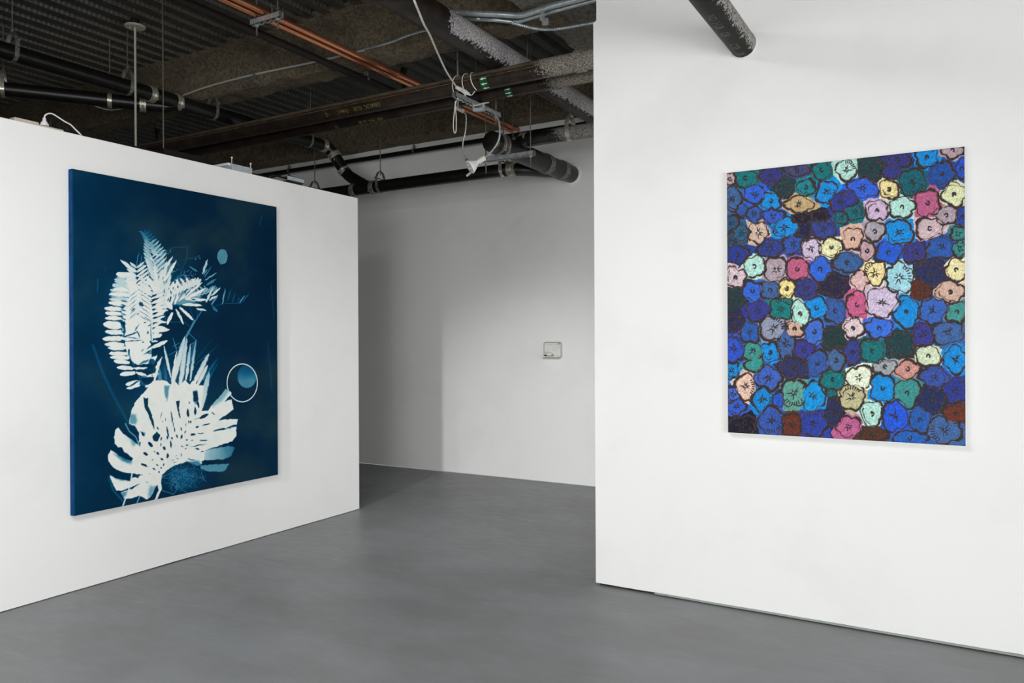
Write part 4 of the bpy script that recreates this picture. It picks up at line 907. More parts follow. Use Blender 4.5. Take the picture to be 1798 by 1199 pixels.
def text_mesh(s, size, depth=.0008):
    cu = bpy.data.curves.new('t', 'FONT'); cu.body = s; cu.size = size; cu.extrude = 0; cu.resolution_u = 3
    o = bpy.data.objects.new('t', cu); C.objects.link(o); dg = bpy.context.evaluated_depsgraph_get(); me = bpy.data.meshes.new_from_object(o.evaluated_get(dg))
    bpy.data.objects.remove(o); bpy.data.curves.remove(cu)
    bm = bm_new(); bm.from_mesh(me); bpy.data.meshes.remove(me); return bm
def pipe_text_x(parent, words, cxx, cy, cz, r, ang, size, flip, m):
    """painted words bent round a pipe along x; flip turns them upside down. words: (text, offset in metres)"""
    for s_, off in words:
        bm = text_mesh(s_, size); wdt = max(v.co.x for v in bm.verts); k = -1 if flip else 1; R = r + .0012
        for v in bm.verts:
            x, y = (v.co.x + off) * k, (v.co.y - size * .35) * k; a = ang + y / R
            v.co = V3((cxx + x, cy - math.cos(a) * R, cz + math.sin(a) * R))
        obj('painted_mark', bm, m, parent, label='yellow handwritten marks')
pipe_text_x(n_, [('G860', 0), ('.2K.', .10), ('G.28', .19), ('7x6m1', .33), ('G', .55)], at(668, 187, y=tn.y - RN * .8).x, tn.y, ZT, RN, math.radians(-34), .044, True, M['chalk'])
pipe_text_x(f_, [('490', 0), ('.MA.', .09), ('G 28', .18), ('O', .50)], at(671, 196, y=tf.y - RF * .8).x, tf.y, ZT, RF, math.radians(-56), .042, True, M['chalk'])
# the slotted channel that carries them
za = ZT - RN - .0435
sa = at(798, 171, z=za); sb_y = at(872, 208, z=za).y
print('strut T2', sa, sb_y)
T2 = strut('slotted steel channel carrying the paired rusty mains, hanging lamp below', (sa.x, sa.y, za), (sa.x, max(sb_y, tf.y + .16), za), rods=(.07, .93), rod_drop=.06, rod_r=.0075, rod_m='steel_dull')

# big painted storm main, white overspray on its upper right side
ZP = 3.497; RP = .097
xp = at(1000, 174, z=ZP).x
yq0 = at(764, 10, x=xp).y
print('storm pipe', xp, yq0)
M['storm'] = oversprayed('oversprayed_storm_main', (30, 27, 24), (52, 40, 32), 1, yq0 - .06, yq0 + .12, gate=(-.50, .75, .85, .5), fullness=.46, flecks=-.05, spray=(196, 192, 192), scale=40, spec=.25)
s_ = pipe_thing('storm_pipe', 'thick black pipe whose right side is coated in white speckled overspray', 'pipe', (xp, 3.5, ZP))
pipe(s_, [(xp, Y0 + .01, ZP), (xp, YB - .003, ZP)], RP, M['storm'], seg=40)

# copper pair with its hanger
ZC = 3.56; xc = at(905, 229, y=YB).x; zc_ = at(905, 229, y=YB).z
print('copper', xc, zc_)
ZC = zc_
for dx, lab in ((-.037, 'copper pipe running back under the deck, left one of the pair'), (.037, 'copper pipe running back under the deck, right one of the pair')):
    t = pipe_thing('copper_pipe', lab, 'pipe', (xc + dx, 3.5, ZC), 'pair of copper pipes')
    pipe(t, [(xc + dx, Y0 + .01, ZC), (xc + dx, YB - .003, ZC)], .0215, M['copper'], seg=20)
    for (u, v) in ((688, 128),):
        y = at(u, v, x=xc).y; bm = bm_new(); lathe(bm, (xc + dx, y + dx, ZC), YV, [(-.03, .0215), (-.03, .0245), (.03, .0245), (.03, .0215)], 20); obj('soldered_coupling', bm, M['copper'], t, smooth=True)
zh = ZC - .0215 - .042; ha = at(443, 45, z=zh); hb = at(494, 33, z=zh); ym = (ha.y + hb.y) / 2
T1 = strut('small slotted steel channel holding up the two copper pipes', (ha.x - .01, ym, zh), (ha.x + (hb.x - ha.x) + .01, ym, zh), rods=(.15, .88), rod_drop=.07)
bm = bm_new(); tube(bm, [(xc + .085, ym + .01, ZC - .02), (xc + .085, ym + .01, ZC + .04), (xc + .07, ym + .01, ZC + .055), (xc + .05, ym + .01, ZC + .06)], .005, 8); obj('pipe_clip', bm, M['steel_dark'], T1)

# thin dark sprinkler line beside them, with an upright head
ZS = 3.53; xb_ = at(452, 58, z=ZS).x
yend = at(700, 163, x=xb_).y
t = pipe_thing('sprinkler_pipe', 'thin dark steel pipe running back beside the copper pair', 'pipe', (xb_, 3.4, ZS))
pipe(t, [(xb_, Y0 + .01, ZS), (xb_, yend + .5, ZS)], .027, M['dark_steel'], seg=16)
def ring_hanger(label, p, axis, r, group='ring hangers on the thin pipes'):
    p = V3(p); ax = V3(axis); sd = ax.cross(ZV).normalized(); R = r + .003; t = thing('ring_hanger', label, 'pipe hanger', tuple(p), group)
    bm = bm_new(); ribbon(bm, [p + (sd * math.sin(a) - ZV * math.cos(a)) * R * (1.0) + ZV * .006 for a in (2 * PI * k / 20 for k in range(20))], ax, .022, .003, closed=True)
    ribbon(bm, [p + (sd * math.sin(a) - ZV * math.cos(a)) * .016 + ZV * (R + .022) for a in (2 * PI * k / 14 for k in range(14))], ax, .016, .004, closed=True); obj('ring', bm, M['steel_dull'], t, smooth=True)
    bm = bm_new(); tube(bm, [p + ZV * (R + .03), V3((p.x, p.y, ZD + .03))], .0042, 8); obj('threaded_rod', bm, M['steel_dark'], t, smooth=True); return t
ring_hanger('small zinc ring hanger on the thin dark pipe beside the copper pair', (xb_, at(643, 139, x=xb_).y, ZS), YV, .024)
def upright(u, v, x, ztop_v, label, vb):
    p = at(u, v, x=x); top = at(u, ztop_v, x=x); bot = at(u, vb, x=x)
    t = thing('upright_sprinkler', label, 'sprinkler', (p.x, p.y, bot.z), 'upright sprinklers')
    bm = bm_new(); y = p.y; lathe(bm, (x, y, bot.z), ZV, [(0, .017), (p.z - bot.z - .04, .017), (p.z - bot.z - .04, .028), (p.z - bot.z, .028), (p.z - bot.z, .02)], 16); obj('riser', bm, M['dark_steel'], t, smooth=True)
    bm = bm_new(); h = top.z - p.z; lathe(bm, (x, y, p.z), ZV, [(0, .012), (h * .3, .012)], 12)
    for s in (-1, 1): tube(bm, [(x + s * .012, y, p.z + h * .2), (x + s * .018, y, p.z + h * .55), (x + s * .004, y, p.z + h * .85)], .003, 6)
    lathe(bm, (x, y, p.z + h * .85), ZV, [(0, .006), (h * .05, .018), (h * .15, .018)], 12); obj('brass_head', bm, M['yellow'], t)
upright(709, 120, at(709, 150, z=3.56).x - .12, 107, 'dark upright sprinkler riser with brass head behind the copper pipes', 165)
xu = at(276, 232, y=tf.y + .55).x
upright(276, 226, xu, 218, 'dark upright sprinkler riser seen above the left partition', 262)

# cast iron drain above the partition, branching and dropping at the back
ZA = 3.47; RA = .060
xa_ = at(260, 164, z=ZA).x
print('drain', xa_, px((xa_, 1.5, ZA)), px((xa_, 5.4, ZA)))
LY, LZ = 6.10, at(760, 315, y=6.10).z
e1 = at(566, 254, y=5.72); e1 = V3((xa_, e1.y, ZA)); e2 = at(604, 300, y=5.95); e3 = V3((at(645, 330, y=LY).x, LY, LZ))
yE1 = at(566, 254, x=xa_).y
dr = pipe_thing('drain_pipework', 'joined black cast iron drain pipes with zinc couplings above the partition and back wall', 'pipes', (xa_, 3.5, LZ))
yE1 = at(578, 257, x=xa_).y; e1 = V3((xa_, yE1, ZA)); e2 = at(609, 307, y=yE1 + .10)
path = fillet([V3((xa_, Y0 + .01, ZA)), e1, e2, e3 + XV * .02, e3 + XV * .3], .10, 8)
pipe(dr, [p for p in path], RA, M['iron'])
for (u, v) in ((265, 169), (311, 184)):
    y = at(u, v, x=xa_).y; coupling(dr, (xa_, y, ZA), YV, RA)
i0 = path[1]; dd = (e2 - e1).normalized()
coupling(dr, e1 - YV * .09, YV, RA, .06); coupling(dr, e1 + dd * .10, dd, RA, .055); coupling(dr, e2 - dd * .05, dd, RA, .055)
for (u, v, lab) in ((22, 98, 'zinc clevis hanger on the drain pipe at the far left of the photo'), (224, 152, 'zinc clevis hanger on the drain pipe just left of the white pole'), (374, 196, 'zinc clevis hanger on the drain pipe right of the white pole'), (556, 250, 'zinc clevis hanger at the drain bend, closest to the far bend')):
    y = at(u, v, x=xa_).y
    if u == 556: y = yE1 - .30
    hanger(lab, (xa_, y, ZA), YV, RA, M['steel_dull'])
# diagonal branch
jn = V3((xa_, at(300, 182, x=xa_).y, ZA - .02)); ZB2 = 3.42
pb = at(12, 157, z=ZB2); pj = at(290, 187, z=ZB2)
br = dr
db = (pj - pb).normalized()
pipe(br, [pb - db * 2.0, pj - db * .0, jn + V3((0, .05, 0))], RA - .004, M['iron'], name='branch_pipe')
coupling(br, on_axis(pb, db, 251), db, RA - .002, .05)
hanger('zinc hanger strap marked B on the slanting branch pipe, at the left edge', on_axis(pb, db, 6), db, RA - .002, M['band'])
bt = text_mesh('B', .035); hp = on_axis(pb, db, 6); sdv = db.cross(ZV).normalized(); sdv = sdv if sdv.dot(CAM - hp) > 0 else -sdv
for v in bt.verts: v.co = hp + sdv * (RA + .004) + db * (v.co.x - .01) + ZV * (v.co.y - .012)
tag(obj('marker_letter', bt, simple('red_marker', (120, 40, 30), .6)), 'red marker letter B on the hanger strap at the left edge', 'letter')
hb_ = on_axis(pb, db, 193)
bmh = bm_new(); R = RA + .001; sdv = db.cross(ZV).normalized()
tH = thing('pipe_strap', 'plain zinc strap with a thin rod on the middle of the slanting branch pipe', 'pipe hanger', tuple(hb_))
ribbon(bmh, [hb_ + (sdv * math.sin(a) - ZV * math.cos(a)) * R for a in (2 * PI * k / 24 for k in range(24))], db, .032, .003, closed=True); obj('strap', bmh, M['band'], tH, smooth=True)
bmh = bm_new(); tube(bmh, [hb_ + ZV * RA, V3((hb_.x, hb_.y, ZD + .03))], .005, 8); obj('threaded_rod', bmh, M['steel_dark'], tH, smooth=True)

# low drain along the back wall
RL = .060
xl0 = -8.5; xl1 = at(905, 301, y=LY).x
xm = at(1003, 306, y=YB).x; ZM = at(1003, 306, y=YB).z; RM = .085; ycap = at(862, 250, x=xm).y
print('L z', LZ, 'M', xm, ZM, ycap)
lw = dr
pl = [V3((xl0, LY, LZ)), V3((xl1 - .02, LY, LZ)), V3((xm - .06, YB - .30, ZM - .02)), V3((xm, YB - .12, ZM))]
pipe(lw, fillet(pl, .18, 8), RL, M['iron'], name='lower_pipe')
coupling(lw, (at(622, 338, y=LY).x, LY, LZ), XV, RL, .055, grey=True); coupling(lw, (at(656, 332, y=LY).x, LY, LZ), XV, RL, .055, grey=True); coupling(lw, (at(903, 301, y=LY).x - .03, LY, LZ), XV, RL, .055)
hanger('grey clevis hanger on the low drain pipe at the drain bend', (at(668, 330, y=LY).x, LY, LZ), XV, RL)
hanger('grey clevis hanger on the low drain pipe, rising behind the top of the partition', (at(553, 348, y=LY).x, LY, LZ), XV, RL)
bm = bm_new(); pL = V3((at(884, 303, y=LY).x, LY, LZ)); R = RL + .002
tl = thing('pipe_strap', 'bright zinc strap hanging the low drain pipe from the short channel', 'pipe hanger', tuple(pL))
zch = at(895, 276, y=5.85).z
ribbon(bm, [pL - YV * (R + .002) + ZV * .10] + [pL + (-YV * math.cos(a) - ZV * math.sin(a)) * R for a in (PI * k / 12 for k in range(13))] + [pL + YV * (R + .002) + ZV * .10], XV, .034, .003); obj('strap', bm, M['band'], tl, smooth=True)
bm = bm_new(); tube(bm, [pL - YV * (R + .02) + ZV * .075, pL + YV * (R + .02) + ZV * .075], .005, 8); tube(bm, [pL + ZV * .075, V3((pL.x, pL.y, ZD + .03))], .005, 8); obj('threaded_rod', bm, M['steel_dark'], tl)
# large drain into the back wall, with a cleanout plug towards the room
mm = dr
pipe(mm, [(xm, ycap + .05, ZM), (xm, YB - .003, ZM)], RM, M['iron'], name='thick_pipe', seg=32)
bm = bm_new(); lathe(bm, (xm, ycap, ZM), YV, [(0, .02), (0, RM - .008), (.006, RM), (.10, RM), (.10, RM - .004)], 36); obj('end_cap', bm, M['iron'], mm, smooth=True)
coupling(mm, (xm, ycap + .13, ZM), YV, RM, .11, m=simple('old_grey_shield', (92, 90, 84), .5, .4))
coupling(mm, (xm, at(958, 286, x=xm).y, ZM), YV, RM, .075, grey=True); coupling(mm, (xm, at(985, 299, x=xm).y, ZM), YV, RM, .075, grey=True)
bm = bm_new(); n = 40
rr = [bm.verts.new((xm + (RM + .030 + .014 * mnoise.noise(V3((math.cos(a), math.sin(a), 2)) * 3)) * math.cos(a), YB - .002, ZM + (RM + .028) * math.sin(a))) for a in (2 * PI * k / n for k in range(n))]
ri = [bm.verts.new((xm + (RM) * math.cos(a), YB - .010, ZM + (RM) * math.sin(a))) for a in (2 * PI * k / n for k in range(n))]
for j in range(n): bm.faces.new([rr[j], rr[(j + 1) % n], ri[(j + 1) % n], ri[j]])
obj('plaster_collar', bm, M['wall'], mm, smooth=True, label='rough white plaster round the pipe')
# upper drain from the right, elbowing down into the large one
YR2 = ycap + .47; zr2 = at(1000, 234, y=YR2).z; RR = .060
print('R', YR2, zr2)
xcpl = at(921, 248, y=YR2).x
M['r_pipe'] = oversprayed('oversprayed_upper_drain', (22, 21, 20), (34, 31, 28), 0, at(945, 240, y=YR2).x, at(1018, 230, y=YR2).x, nzw=.4, fullness=.46, flecks=.02, spray=(160, 156, 148), rough=.34, scale=75)
ru = dr
pipe(ru, [(xcpl, YR2, zr2), (X1 - .01, YR2, zr2)], RR, M['r_pipe'], name='speckled_pipe', label='black pipe speckled with pale overspray')
el = fillet([V3((xcpl, YR2, zr2)), V3((xm + .05, YR2, zr2 - .0)), V3((xm - .01, YR2 - .10, ZM))], .14, 10)
pipe(ru, el, RR + .003, M['iron'], name='elbow'); coupling(ru, (xcpl, YR2, zr2), XV, RR, .06)
hp_ = V3((at(1001, 225, y=YR2).x, YR2, zr2))
hanger('bright zinc clevis hanger round the speckled drain pipe at the right', hp_, XV, RR, M['band'], wide=.036, z_top=ZP - RP - .01)
# short channel on two rods under the elbow
yc_ = ycap + .13
ca, cb2 = at(848, 280, y=yc_), at(938, 272, y=yc_)
ca.z = min(ca.z, ZM - RM - .026); ca.x = min(ca.x, xm - RM - .05)
print('T3', ca, px(ca), px((cb2.x, yc_, ca.z)))
T3 = strut('short slotted steel channel below the elbow of the speckled drain pipe', (ca.x, yc_, ca.z - .02), (cb2.x, yc_, ca.z - .02), rods=(.06, .93), rod_drop=.09)
# thin pipe high along the back wall
YS = YB - .16; zs = at(700, 270, y=YS).z
t = pipe_thing('sprinkler_pipe', 'thin black pipe running high along the back wall', 'pipe', (at(700, 270, y=YS).x, YS, zs))
pipe(t, [(X0 + .01, YS, zs), (xp - RP - .03, YS, zs)], .026, M['iron'], seg=16)
ring_hanger('small ring hanger on the thin back wall pipe, above the drain bend', (at(727, 255, y=YS).x, YS, zs), XV, .026)
ring_hanger('small ring hanger on the thin back wall pipe, above the partition', (at(508, 294, y=YS).x, YS, zs), XV, .026)
# pipe into the right wall, cast lettering along it
r0 = at(1305, 79, y=YR); R2 = .068
rp = pipe_thing('drain_pipe', 'short black cast iron pipe with raised lettering entering the right wall', 'pipe', (r0.x, YR - .3, r0.z - R2))
M['lettered'] = oversprayed('lettered_cast_iron', (24, 23, 22), (34, 33, 30), 1, YR - 4, YR - 3, gate=(.30, 1.1, 1, 0), fullness=.36, flecks=-.05, spray=(196, 192, 186), rough=.5, scale=60, spec=.12)
pipe(rp, [(r0.x, Y0 + .01, r0.z), (r0.x, YR - .002, r0.z)], R2, M['lettered'], seg=40)
bm = bm_new(); n = 36
a_ = [bm.verts.new((r0.x + (R2 + .009) * math.cos(a), YR - .001, r0.z + (R2 + .009) * math.sin(a))) for a in (2 * PI * k / n for k in range(n))]
b_ = [bm.verts.new((r0.x + (R2 + .001) * math.cos(a), YR - .012 - .006 * mnoise.noise(V3((math.cos(a) * 3, math.sin(a) * 3, 1))), r0.z + (R2 + .001) * math.sin(a))) for a in (2 * PI * k / n for k in range(n))]
for j in range(n): bm.faces.new([a_[j], a_[(j + 1) % n], b_[(j + 1) % n], b_[j]])
obj('plaster_collar', bm, M['wall'], rp, smooth=True)
ye = at(1299, 78, x=r0.x).y
for word, y_end in (('301', YR - .035), ('CISPI', YR - .140), ('C\u00ae', YR - .335), ('HUB', YR - .448), ('NO', YR - .565)):
    bm = text_mesh(word, .054)
    for v in bm.verts: v.co.x *= .76
    wd = max(v.co.x for v in bm.verts)
    for v in bm.verts:
        x, y = v.co.x, v.co.y - .014; ang = math.radians(-92) + y / R2
        v.co = V3((r0.x + math.cos(ang) * (R2 + .0014), y_end - (wd - x), r0.z + math.sin(ang) * (R2 + .0014)))
    obj('raised_lettering', bm, M['cast_letter'], rp)

# white pole with a round canopy plate
pp = at(237, 46, z=3.885)
wp = thing('ceiling_pole', 'slim off-white pole with a round white ceiling plate rising behind the partition', 'pole', (pp.x, pp.y, HP - .4))
bm = bm_new(); tube(bm, [(pp.x, pp.y, HP - .4), (pp.x, pp.y, 3.88)], .0085, 14); obj('pole', bm, M['pole'], wp, smooth=True)
bm = bm_new(); lathe(bm, (pp.x, pp.y, 3.872), ZV, [(0, .02), (0, .070), (.006, .076), (.014, .076), (.016, .03)], 36); obj('ceiling_plate', bm, M['pole'], wp, smooth=True)
bm = bm_new(); lathe(bm, (pp.x, pp.y, 3.886), ZV, [(0, .034), (.05, .034)], 20); obj('stub', bm, M['dark_steel'], wp, smooth=True)
bm = bm_new(); lathe(bm, (pp.x - .02, pp.y - .03, 3.862), ZV, [(0, .006), (.012, .006)], 10); obj('screw', bm, M['pole'], wp)

# dark timber-like rail and channel just behind the partition top
p0 = at(0, 203, x=XL - .75); p1 = at(160, 245, x=XL - .75)
bm = bm_new(); box(bm, (XL - .82, Y0, p1.z - .05), (XL - .70, p1.y + 1.5, p1.z + .012)); tag(obj('steel_rail', bm, M['dark_steel']), 'dark horizontal steel rail behind the top of the left partition', 'rail')
p1 = at(300, 266, x=XL - .25); p2 = at(375, 290, x=XL - .25)
bm = bm_new(); tz = p1.z; box(bm, (XL - .28, at(286, 262, x=XL - .25).y, tz - .05), (XL - .24, at(374, 288, x=XL - .25).y, tz + .01)); tag(obj('cable_tray', bm, M['dark_steel']), 'dark grey metal channel lying behind the partition top by the thin rod', 'channel')

# ---------------------------------------------------------------- conduits and cables
def cable(name, label, cat, pts, r, m, seg=10, sp=True, n=8, group=None):
    bm = bm_new(); tube(bm, spline(pts, n) if sp else pts, r, seg); o = obj(name, bm, m, smooth=True); return tag(o, label, cat, group)
yk = yb - .022
c0, c1 = at(322, 167, y=yk), at(600, 97, y=yk)
cable('conduit', 'thin steel conduit clipped along the lower edge of the brown girder', 'conduit', [at(322, 167, y=yk), at(372, 150, y=yk), at(450, 130, y=yk), at(556, 108, y=yk), at(640, 88, y=yk)], .0085, simple('pale_zinc_tube', (206, 208, 200), .35, .3), 12)
def armoured(name, label, pts, r, pitch=.016):
    P = densify(spline(pts, 14), pitch / 2); rad = [r * (1.0 if i % 2 else .74) for i in range(len(P))]
    bm = bm_new(); tube(bm, P, r, 12, radii=rad); tag(obj(name, bm, M['conduit'], smooth=True), label, 'cable')
armoured('armoured_cable', 'spiral armoured cable along the girder between the copper and the thick pipe', [at(628, 90, y=yk), at(680, 76, y=yk), at(720, 61, y=yk), at(756, 51, y=yk), at(800, 40, y=yk)], .0115)
# clip on the girder
bm = bm_new(); q = at(446, 131, y=yk - .012); box(bm, (q.x - .012, q.y - .004, q.z - .03), (q.x + .012, q.y + .006, q.z + .018)); box(bm, (q.x - .008, q.y, q.z - .07), (q.x + .008, yb + .01, q.z - .03))
tag(obj('beam_clip', bm, M['steel_dull']), 'small zinc beam clip holding the conduit on the brown girder', 'clip')
ye = yb - .10
cable('conduit', 'thick zinc conduit curving across the upper right of the ceiling, upper of two', 'conduit', [at(788, 22, z=3.645), at(806, 22.5, z=3.635), at(830, 23.5, z=3.615), at(872, 25, z=3.59), at(912, 27, z=3.568), at(942, 19, z=3.565), at(975, 9, z=3.565), at(1010, 0, z=3.565), at(1060, -13, z=3.565), at(1180, -46, z=3.565)], .0195, M['conduit'], 18)
ye2 = yb - .115
cable('conduit', 'thinner zinc conduit curving across the upper right of the ceiling, lower of two', 'conduit', [at(800, 33, z=3.63), at(820, 33.5, z=3.62), at(840, 34, z=3.60), at(868, 35, z=3.575), at(904, 38, z=3.56), at(930, 32, z=3.555), at(960, 23, z=3.555), at(1000, 12, z=3.555), at(1060, -4, z=3.555), at(1180, -36, z=3.555)], .0135, M['conduit'], 16)
bm = bm_new(); q = at(953, 23, z=3.545); 
ribbon(bm, [q + V3((0, .02, -.05)), q + V3((0, -.006, -.03)), q + V3((0, -.006, .02)), q + V3((0, .02, .06))], XV, .03, .003); obox(bm, q + V3((.0, -.008, -.035)), XV, YV, ZV, .014, .008, .014); obox(bm, q + V3((.02, -.004, -.062)), XV, YV, ZV, .018, .012, .018)
tag(obj('conduit_clamp', bm, M['steel']), 'small zinc beam clamp gripping the two zinc conduits', 'clamp')
yv = yb + .02 - .12
armoured('armoured_cable', 'sagging spiral armoured cable below the two zinc conduits', [at(836, 33, z=3.60), at(880, 35, z=3.585), at(905, 41.5, z=3.545), at(930, 48, z=3.53), at(955, 51.5, z=3.52), at(985, 50, z=3.52), at(1020, 44, z=3.52), at(1054, 38, z=3.52), at(1110, 27, z=3.52)], .0125)
cable('cable', 'pale thin cable sagging below the slanting branch pipe', 'cable', [at(120, 165, z=3.6), at(150, 178, z=3.58), at(172, 188, z=3.56), at(195, 193, z=3.55), at(218, 190, z=3.56), at(240, 185, z=3.58), at(290, 174, z=3.6)], .0055, M['white_cord'])
cable('cable', 'thin wire between the drain pipe and its slanting branch', 'cable', [at(10, 122, z=3.7), at(40, 133, z=3.7), at(80, 148, z=3.7), at(110, 158, z=3.72)], .0035, M['steel_dark'])
# power cord coming down to the mains
yc = tn.y - RN - .03
cable('extension_cable', 'white power cord drooping from the ceiling to the taped plugs on the mains', 'cable', [at(690, -150, y=yc - 1.5), at(712, -40, y=yc - 1.45), at(727, 0, y=yc - 1.4), at(735, 20, y=yc - 1.3), at(745, 44, y=yc - 1.15), at(755, 62, y=yc - .95), at(768, 92, y=yc - .65), at(783, 124, y=yc - .3), at(797, 146, y=yc), at(803, 154, y=yc)], .0062, M['white_cord'])
def rope_loop(label, u, v0, v1, dx):
    x = at(u, (v0 + v1) / 2, y=tn.y - RN).x; R = RN + .009
    pts = [V3((x + dx * k / 12, tn.y - math.cos(a) * R, ZT + math.sin(a) * R)) for k, a in ((k, math.radians(96 - 160 * k / 12)) for k in range(13))]
    cable('tie_cord', label, 'cord', pts, .0035, M['white_cord'], 8, True, 3, 'white cords looped over the near main')
rope_loop('white cord looped over the near main, leftmost of three', 798, 130, 155, -.02)
rope_loop('white cord looped over the near main, middle of three', 812, 130, 160, .005)
rope_loop('white cord looped over the near main, rightmost of three', 822, 130, 170, .05)
yq = tn.y - RN - .045
pa, pbb, pc = at(801, 153, y=yq), at(813, 159, y=yq), at(826, 167, y=yq)
t = thing('cord_connector', 'pair of white plugs taped together under the near main', 'plug', tuple(pbb))
bm = bm_new(); d = (pbb - pa); lathe(bm, pa, d, [(0, .006), (.004, .013), (d.length * .9, .016), (d.length, .014)], 14); obj('plug', bm, M['white_plastic'], t, smooth=True)
bm = bm_new(); d = (pc - pbb); lathe(bm, pbb, d, [(0, .016), (d.length * .3, .017), (d.length, .006)], 14); obj('socket', bm, M['white_plastic'], t, smooth=True)
bm = bm_new(); ribbon(bm, [pbb + V3((0, 0, .02)), pbb + V3((0, -.02, 0)), pbb + V3((0, 0, -.02)), pbb + V3((0, .018, 0))], (pc - pa), .012, .002, True); obj('tape', bm, M['cream'], t)
cable('cord_end', 'short white cord end curling from the taped plugs', 'cord', [at(822, 165, y=yq), at(828, 167, y=yq - .01), at(834, 160, y=yq - .01)], .003, M['white_cord'])
cable('cord_end', 'short white cord slanting from the taped plugs onto the channel', 'cord', [at(810, 156, y=yq - .02), at(814, 163, y=yq - .02), at(818, 169, y=yq - .01)], .0035, M['white_cord'])
# cable loop hanging from the channel and the lamp leads
cable('cable_loop', 'white cable hanging in a long narrow loop from the slotted channel', 'cable', [at(801, 176, y=sa.y), at(799.5, 188, y=sa.y), at(801, 205, y=sa.y), at(801, 222, y=sa.y), at(800.5, 231, y=sa.y), at(798.5, 233.5, y=sa.y), at(796.8, 230, y=sa.y), at(796, 218, y=sa.y + .01), at(797.5, 198, y=sa.y + .01), at(799.5, 178, y=sa.y + .02)], .0036, M['white_cord'])
ylm = (sa.y + tf.y) / 2 + .05
cable('support_wire', 'white wire stretched loosely beneath the slotted channel', 'wire', [at(803, 172, y=sa.y + .02), at(812, 177.5, y=sa.y + .12), at(825, 184, y=sa.y + .22), at(835, 185, y=ylm), at(846, 182, y=ylm), at(858, 180, y=ylm)], .0042, M['white_cord'])
t = thing('hanging_lamp', 'white reflector spotlight bulb hanging on two flexible arms, aimed down to the left', 'lamp', tuple(at(835, 285, y=ylm)))
bm = bm_new(); tube(bm, spline([at(814, 197, y=ylm), at(818, 202, y=ylm), at(818.5, 214, y=ylm), at(817, 232, y=ylm), at(813, 249, y=ylm), at(813, 263, y=ylm), at(816, 274, y=ylm), at(820, 282, y=ylm)], 8), .0058, 10); obj('flexible_arm', bm, M['steel'], t, smooth=True)
bm = bm_new(); tube(bm, spline([at(850, 192.5, y=ylm), at(858, 192, y=ylm), at(866, 196, y=ylm), at(873, 206, y=ylm), at(877, 219, y=ylm), at(877.5, 236, y=ylm), at(874, 250, y=ylm), at(867, 261, y=ylm), at(858, 271, y=ylm), at(851, 277, y=ylm)], 8), .0072, 10); obj('flexible_arm', bm, M['steel'], t, smooth=True)
def bracket(a, c, hgt):
    bm = bm_new(); d = (c - a).normalized(); L = (c - a).length; obox(bm, (a + c) / 2, d, YV, d.cross(YV), L / 2, .014, .011)
    obox(bm, a + ZV * hgt * .5, d, YV, ZV, .003, .012, hgt * .5); obox(bm, c + ZV * hgt * .5, d, YV, ZV, .003, .012, hgt * .5); return bm
obj('mounting_bracket', bracket(at(832, 193.5, y=ylm), at(849, 192, y=ylm), .05), M['grey_metal'], t)
obj('mounting_bracket', bracket(at(801, 190, y=ylm), at(813, 196, y=ylm), .02), M['grey_metal'], t)
pS, pN = at(851, 277, y=ylm), at(838, 286, y=ylm); 
axl = ((at(822, 295, y=ylm) - pS).normalized() * .80 + (CAM - pS).normalized() * .60).normalized()
bm = bm_new(); lathe(bm, pS, axl, [(0, .014), (.003, .021), (.058, .021), (.06, .017)], 20); obj('lamp_socket', bm, M['cream'], t, smooth=True)
bm = bm_new(); L0 = .058; lathe(bm, pS + axl * L0, axl, [(0, .016), (.010, .017), (.026, .026), (.045, .038), (.068, .050), (.078, .0535), (.084, .052), (.084, .046)], 36); obj('reflector_bulb', bm, M['white_plastic'], t, smooth=True)
bm = bm_new(); lathe(bm, pS + axl * (L0 + .079), axl, [(0, .046), (.006, .046), (.007, .030), (.005, .012)], 36); obj('lens', bm, M['glass'], t, smooth=True)
bm = bm_new(); n1_ = axl.cross(ZV).normalized(); n2_ = axl.cross(n1_)
for a in (0.4, 2.5, 4.6): lathe(bm, pS + axl * (L0 + .086) + (n1_ * math.cos(a) + n2_ * math.sin(a)) * .018, axl, [(0, .009), (.003, .007)], 10)
obj('led_dots', bm, M['yellow_dot'], t)
bm = bm_new(); lathe(bm, at(819, 278, y=ylm), (at(820, 286, y=ylm) - at(819, 278, y=ylm)), [(0, .007), (.002, .011), (.03, .013)], 12); obj('arm_joint', bm, M['steel_dull'], t, smooth=True)
bm = bm_new(); obox(bm, at(823, 306, y=ylm), (1, 0, .55), YV, (-.55, 0, 1), .022, .004, .007); obj('tab', bm, M['beige_plastic'], t)
# ---------------------------------------------------------------- things lying on top of the partition
xs = XL - .03
a, c = at(24, 210, x=xs), at(110, 230, x=xs)
t = thing('power_strip', 'beige power strip lying on top of the left partition', 'power strip', (xs, (a.y + c.y) / 2, HP))
bm = bm_new(); box(bm, (xs - .045, a.y, HP + .001), (xs + .012, c.y, HP + .014), .003); obj('strip_body', bm, M['beige_plastic'], t)
bm = bm_new(); box(bm, (xs - .05, a.y + .0, HP + .012), (xs + .008, a.y + .13, HP + .026), .004); obj('switch_block', bm, M['beige_plastic'], t)
pl_ = at(78, 217, x=xs); zz = HP + .0155
t = thing('plug', 'white plug standing in the power strip with its cord arching right', 'plug', (pl_.x, pl_.y, zz))
bm = bm_new(); hh = at(77, 207, x=xs).z - zz; lathe(bm, (pl_.x, pl_.y, zz), ZV, [(0, .023), (.012, .021), (hh * .6, .011), (hh, .008)], 16); obj('plug_body', bm, M['white_plastic'], t, smooth=True)
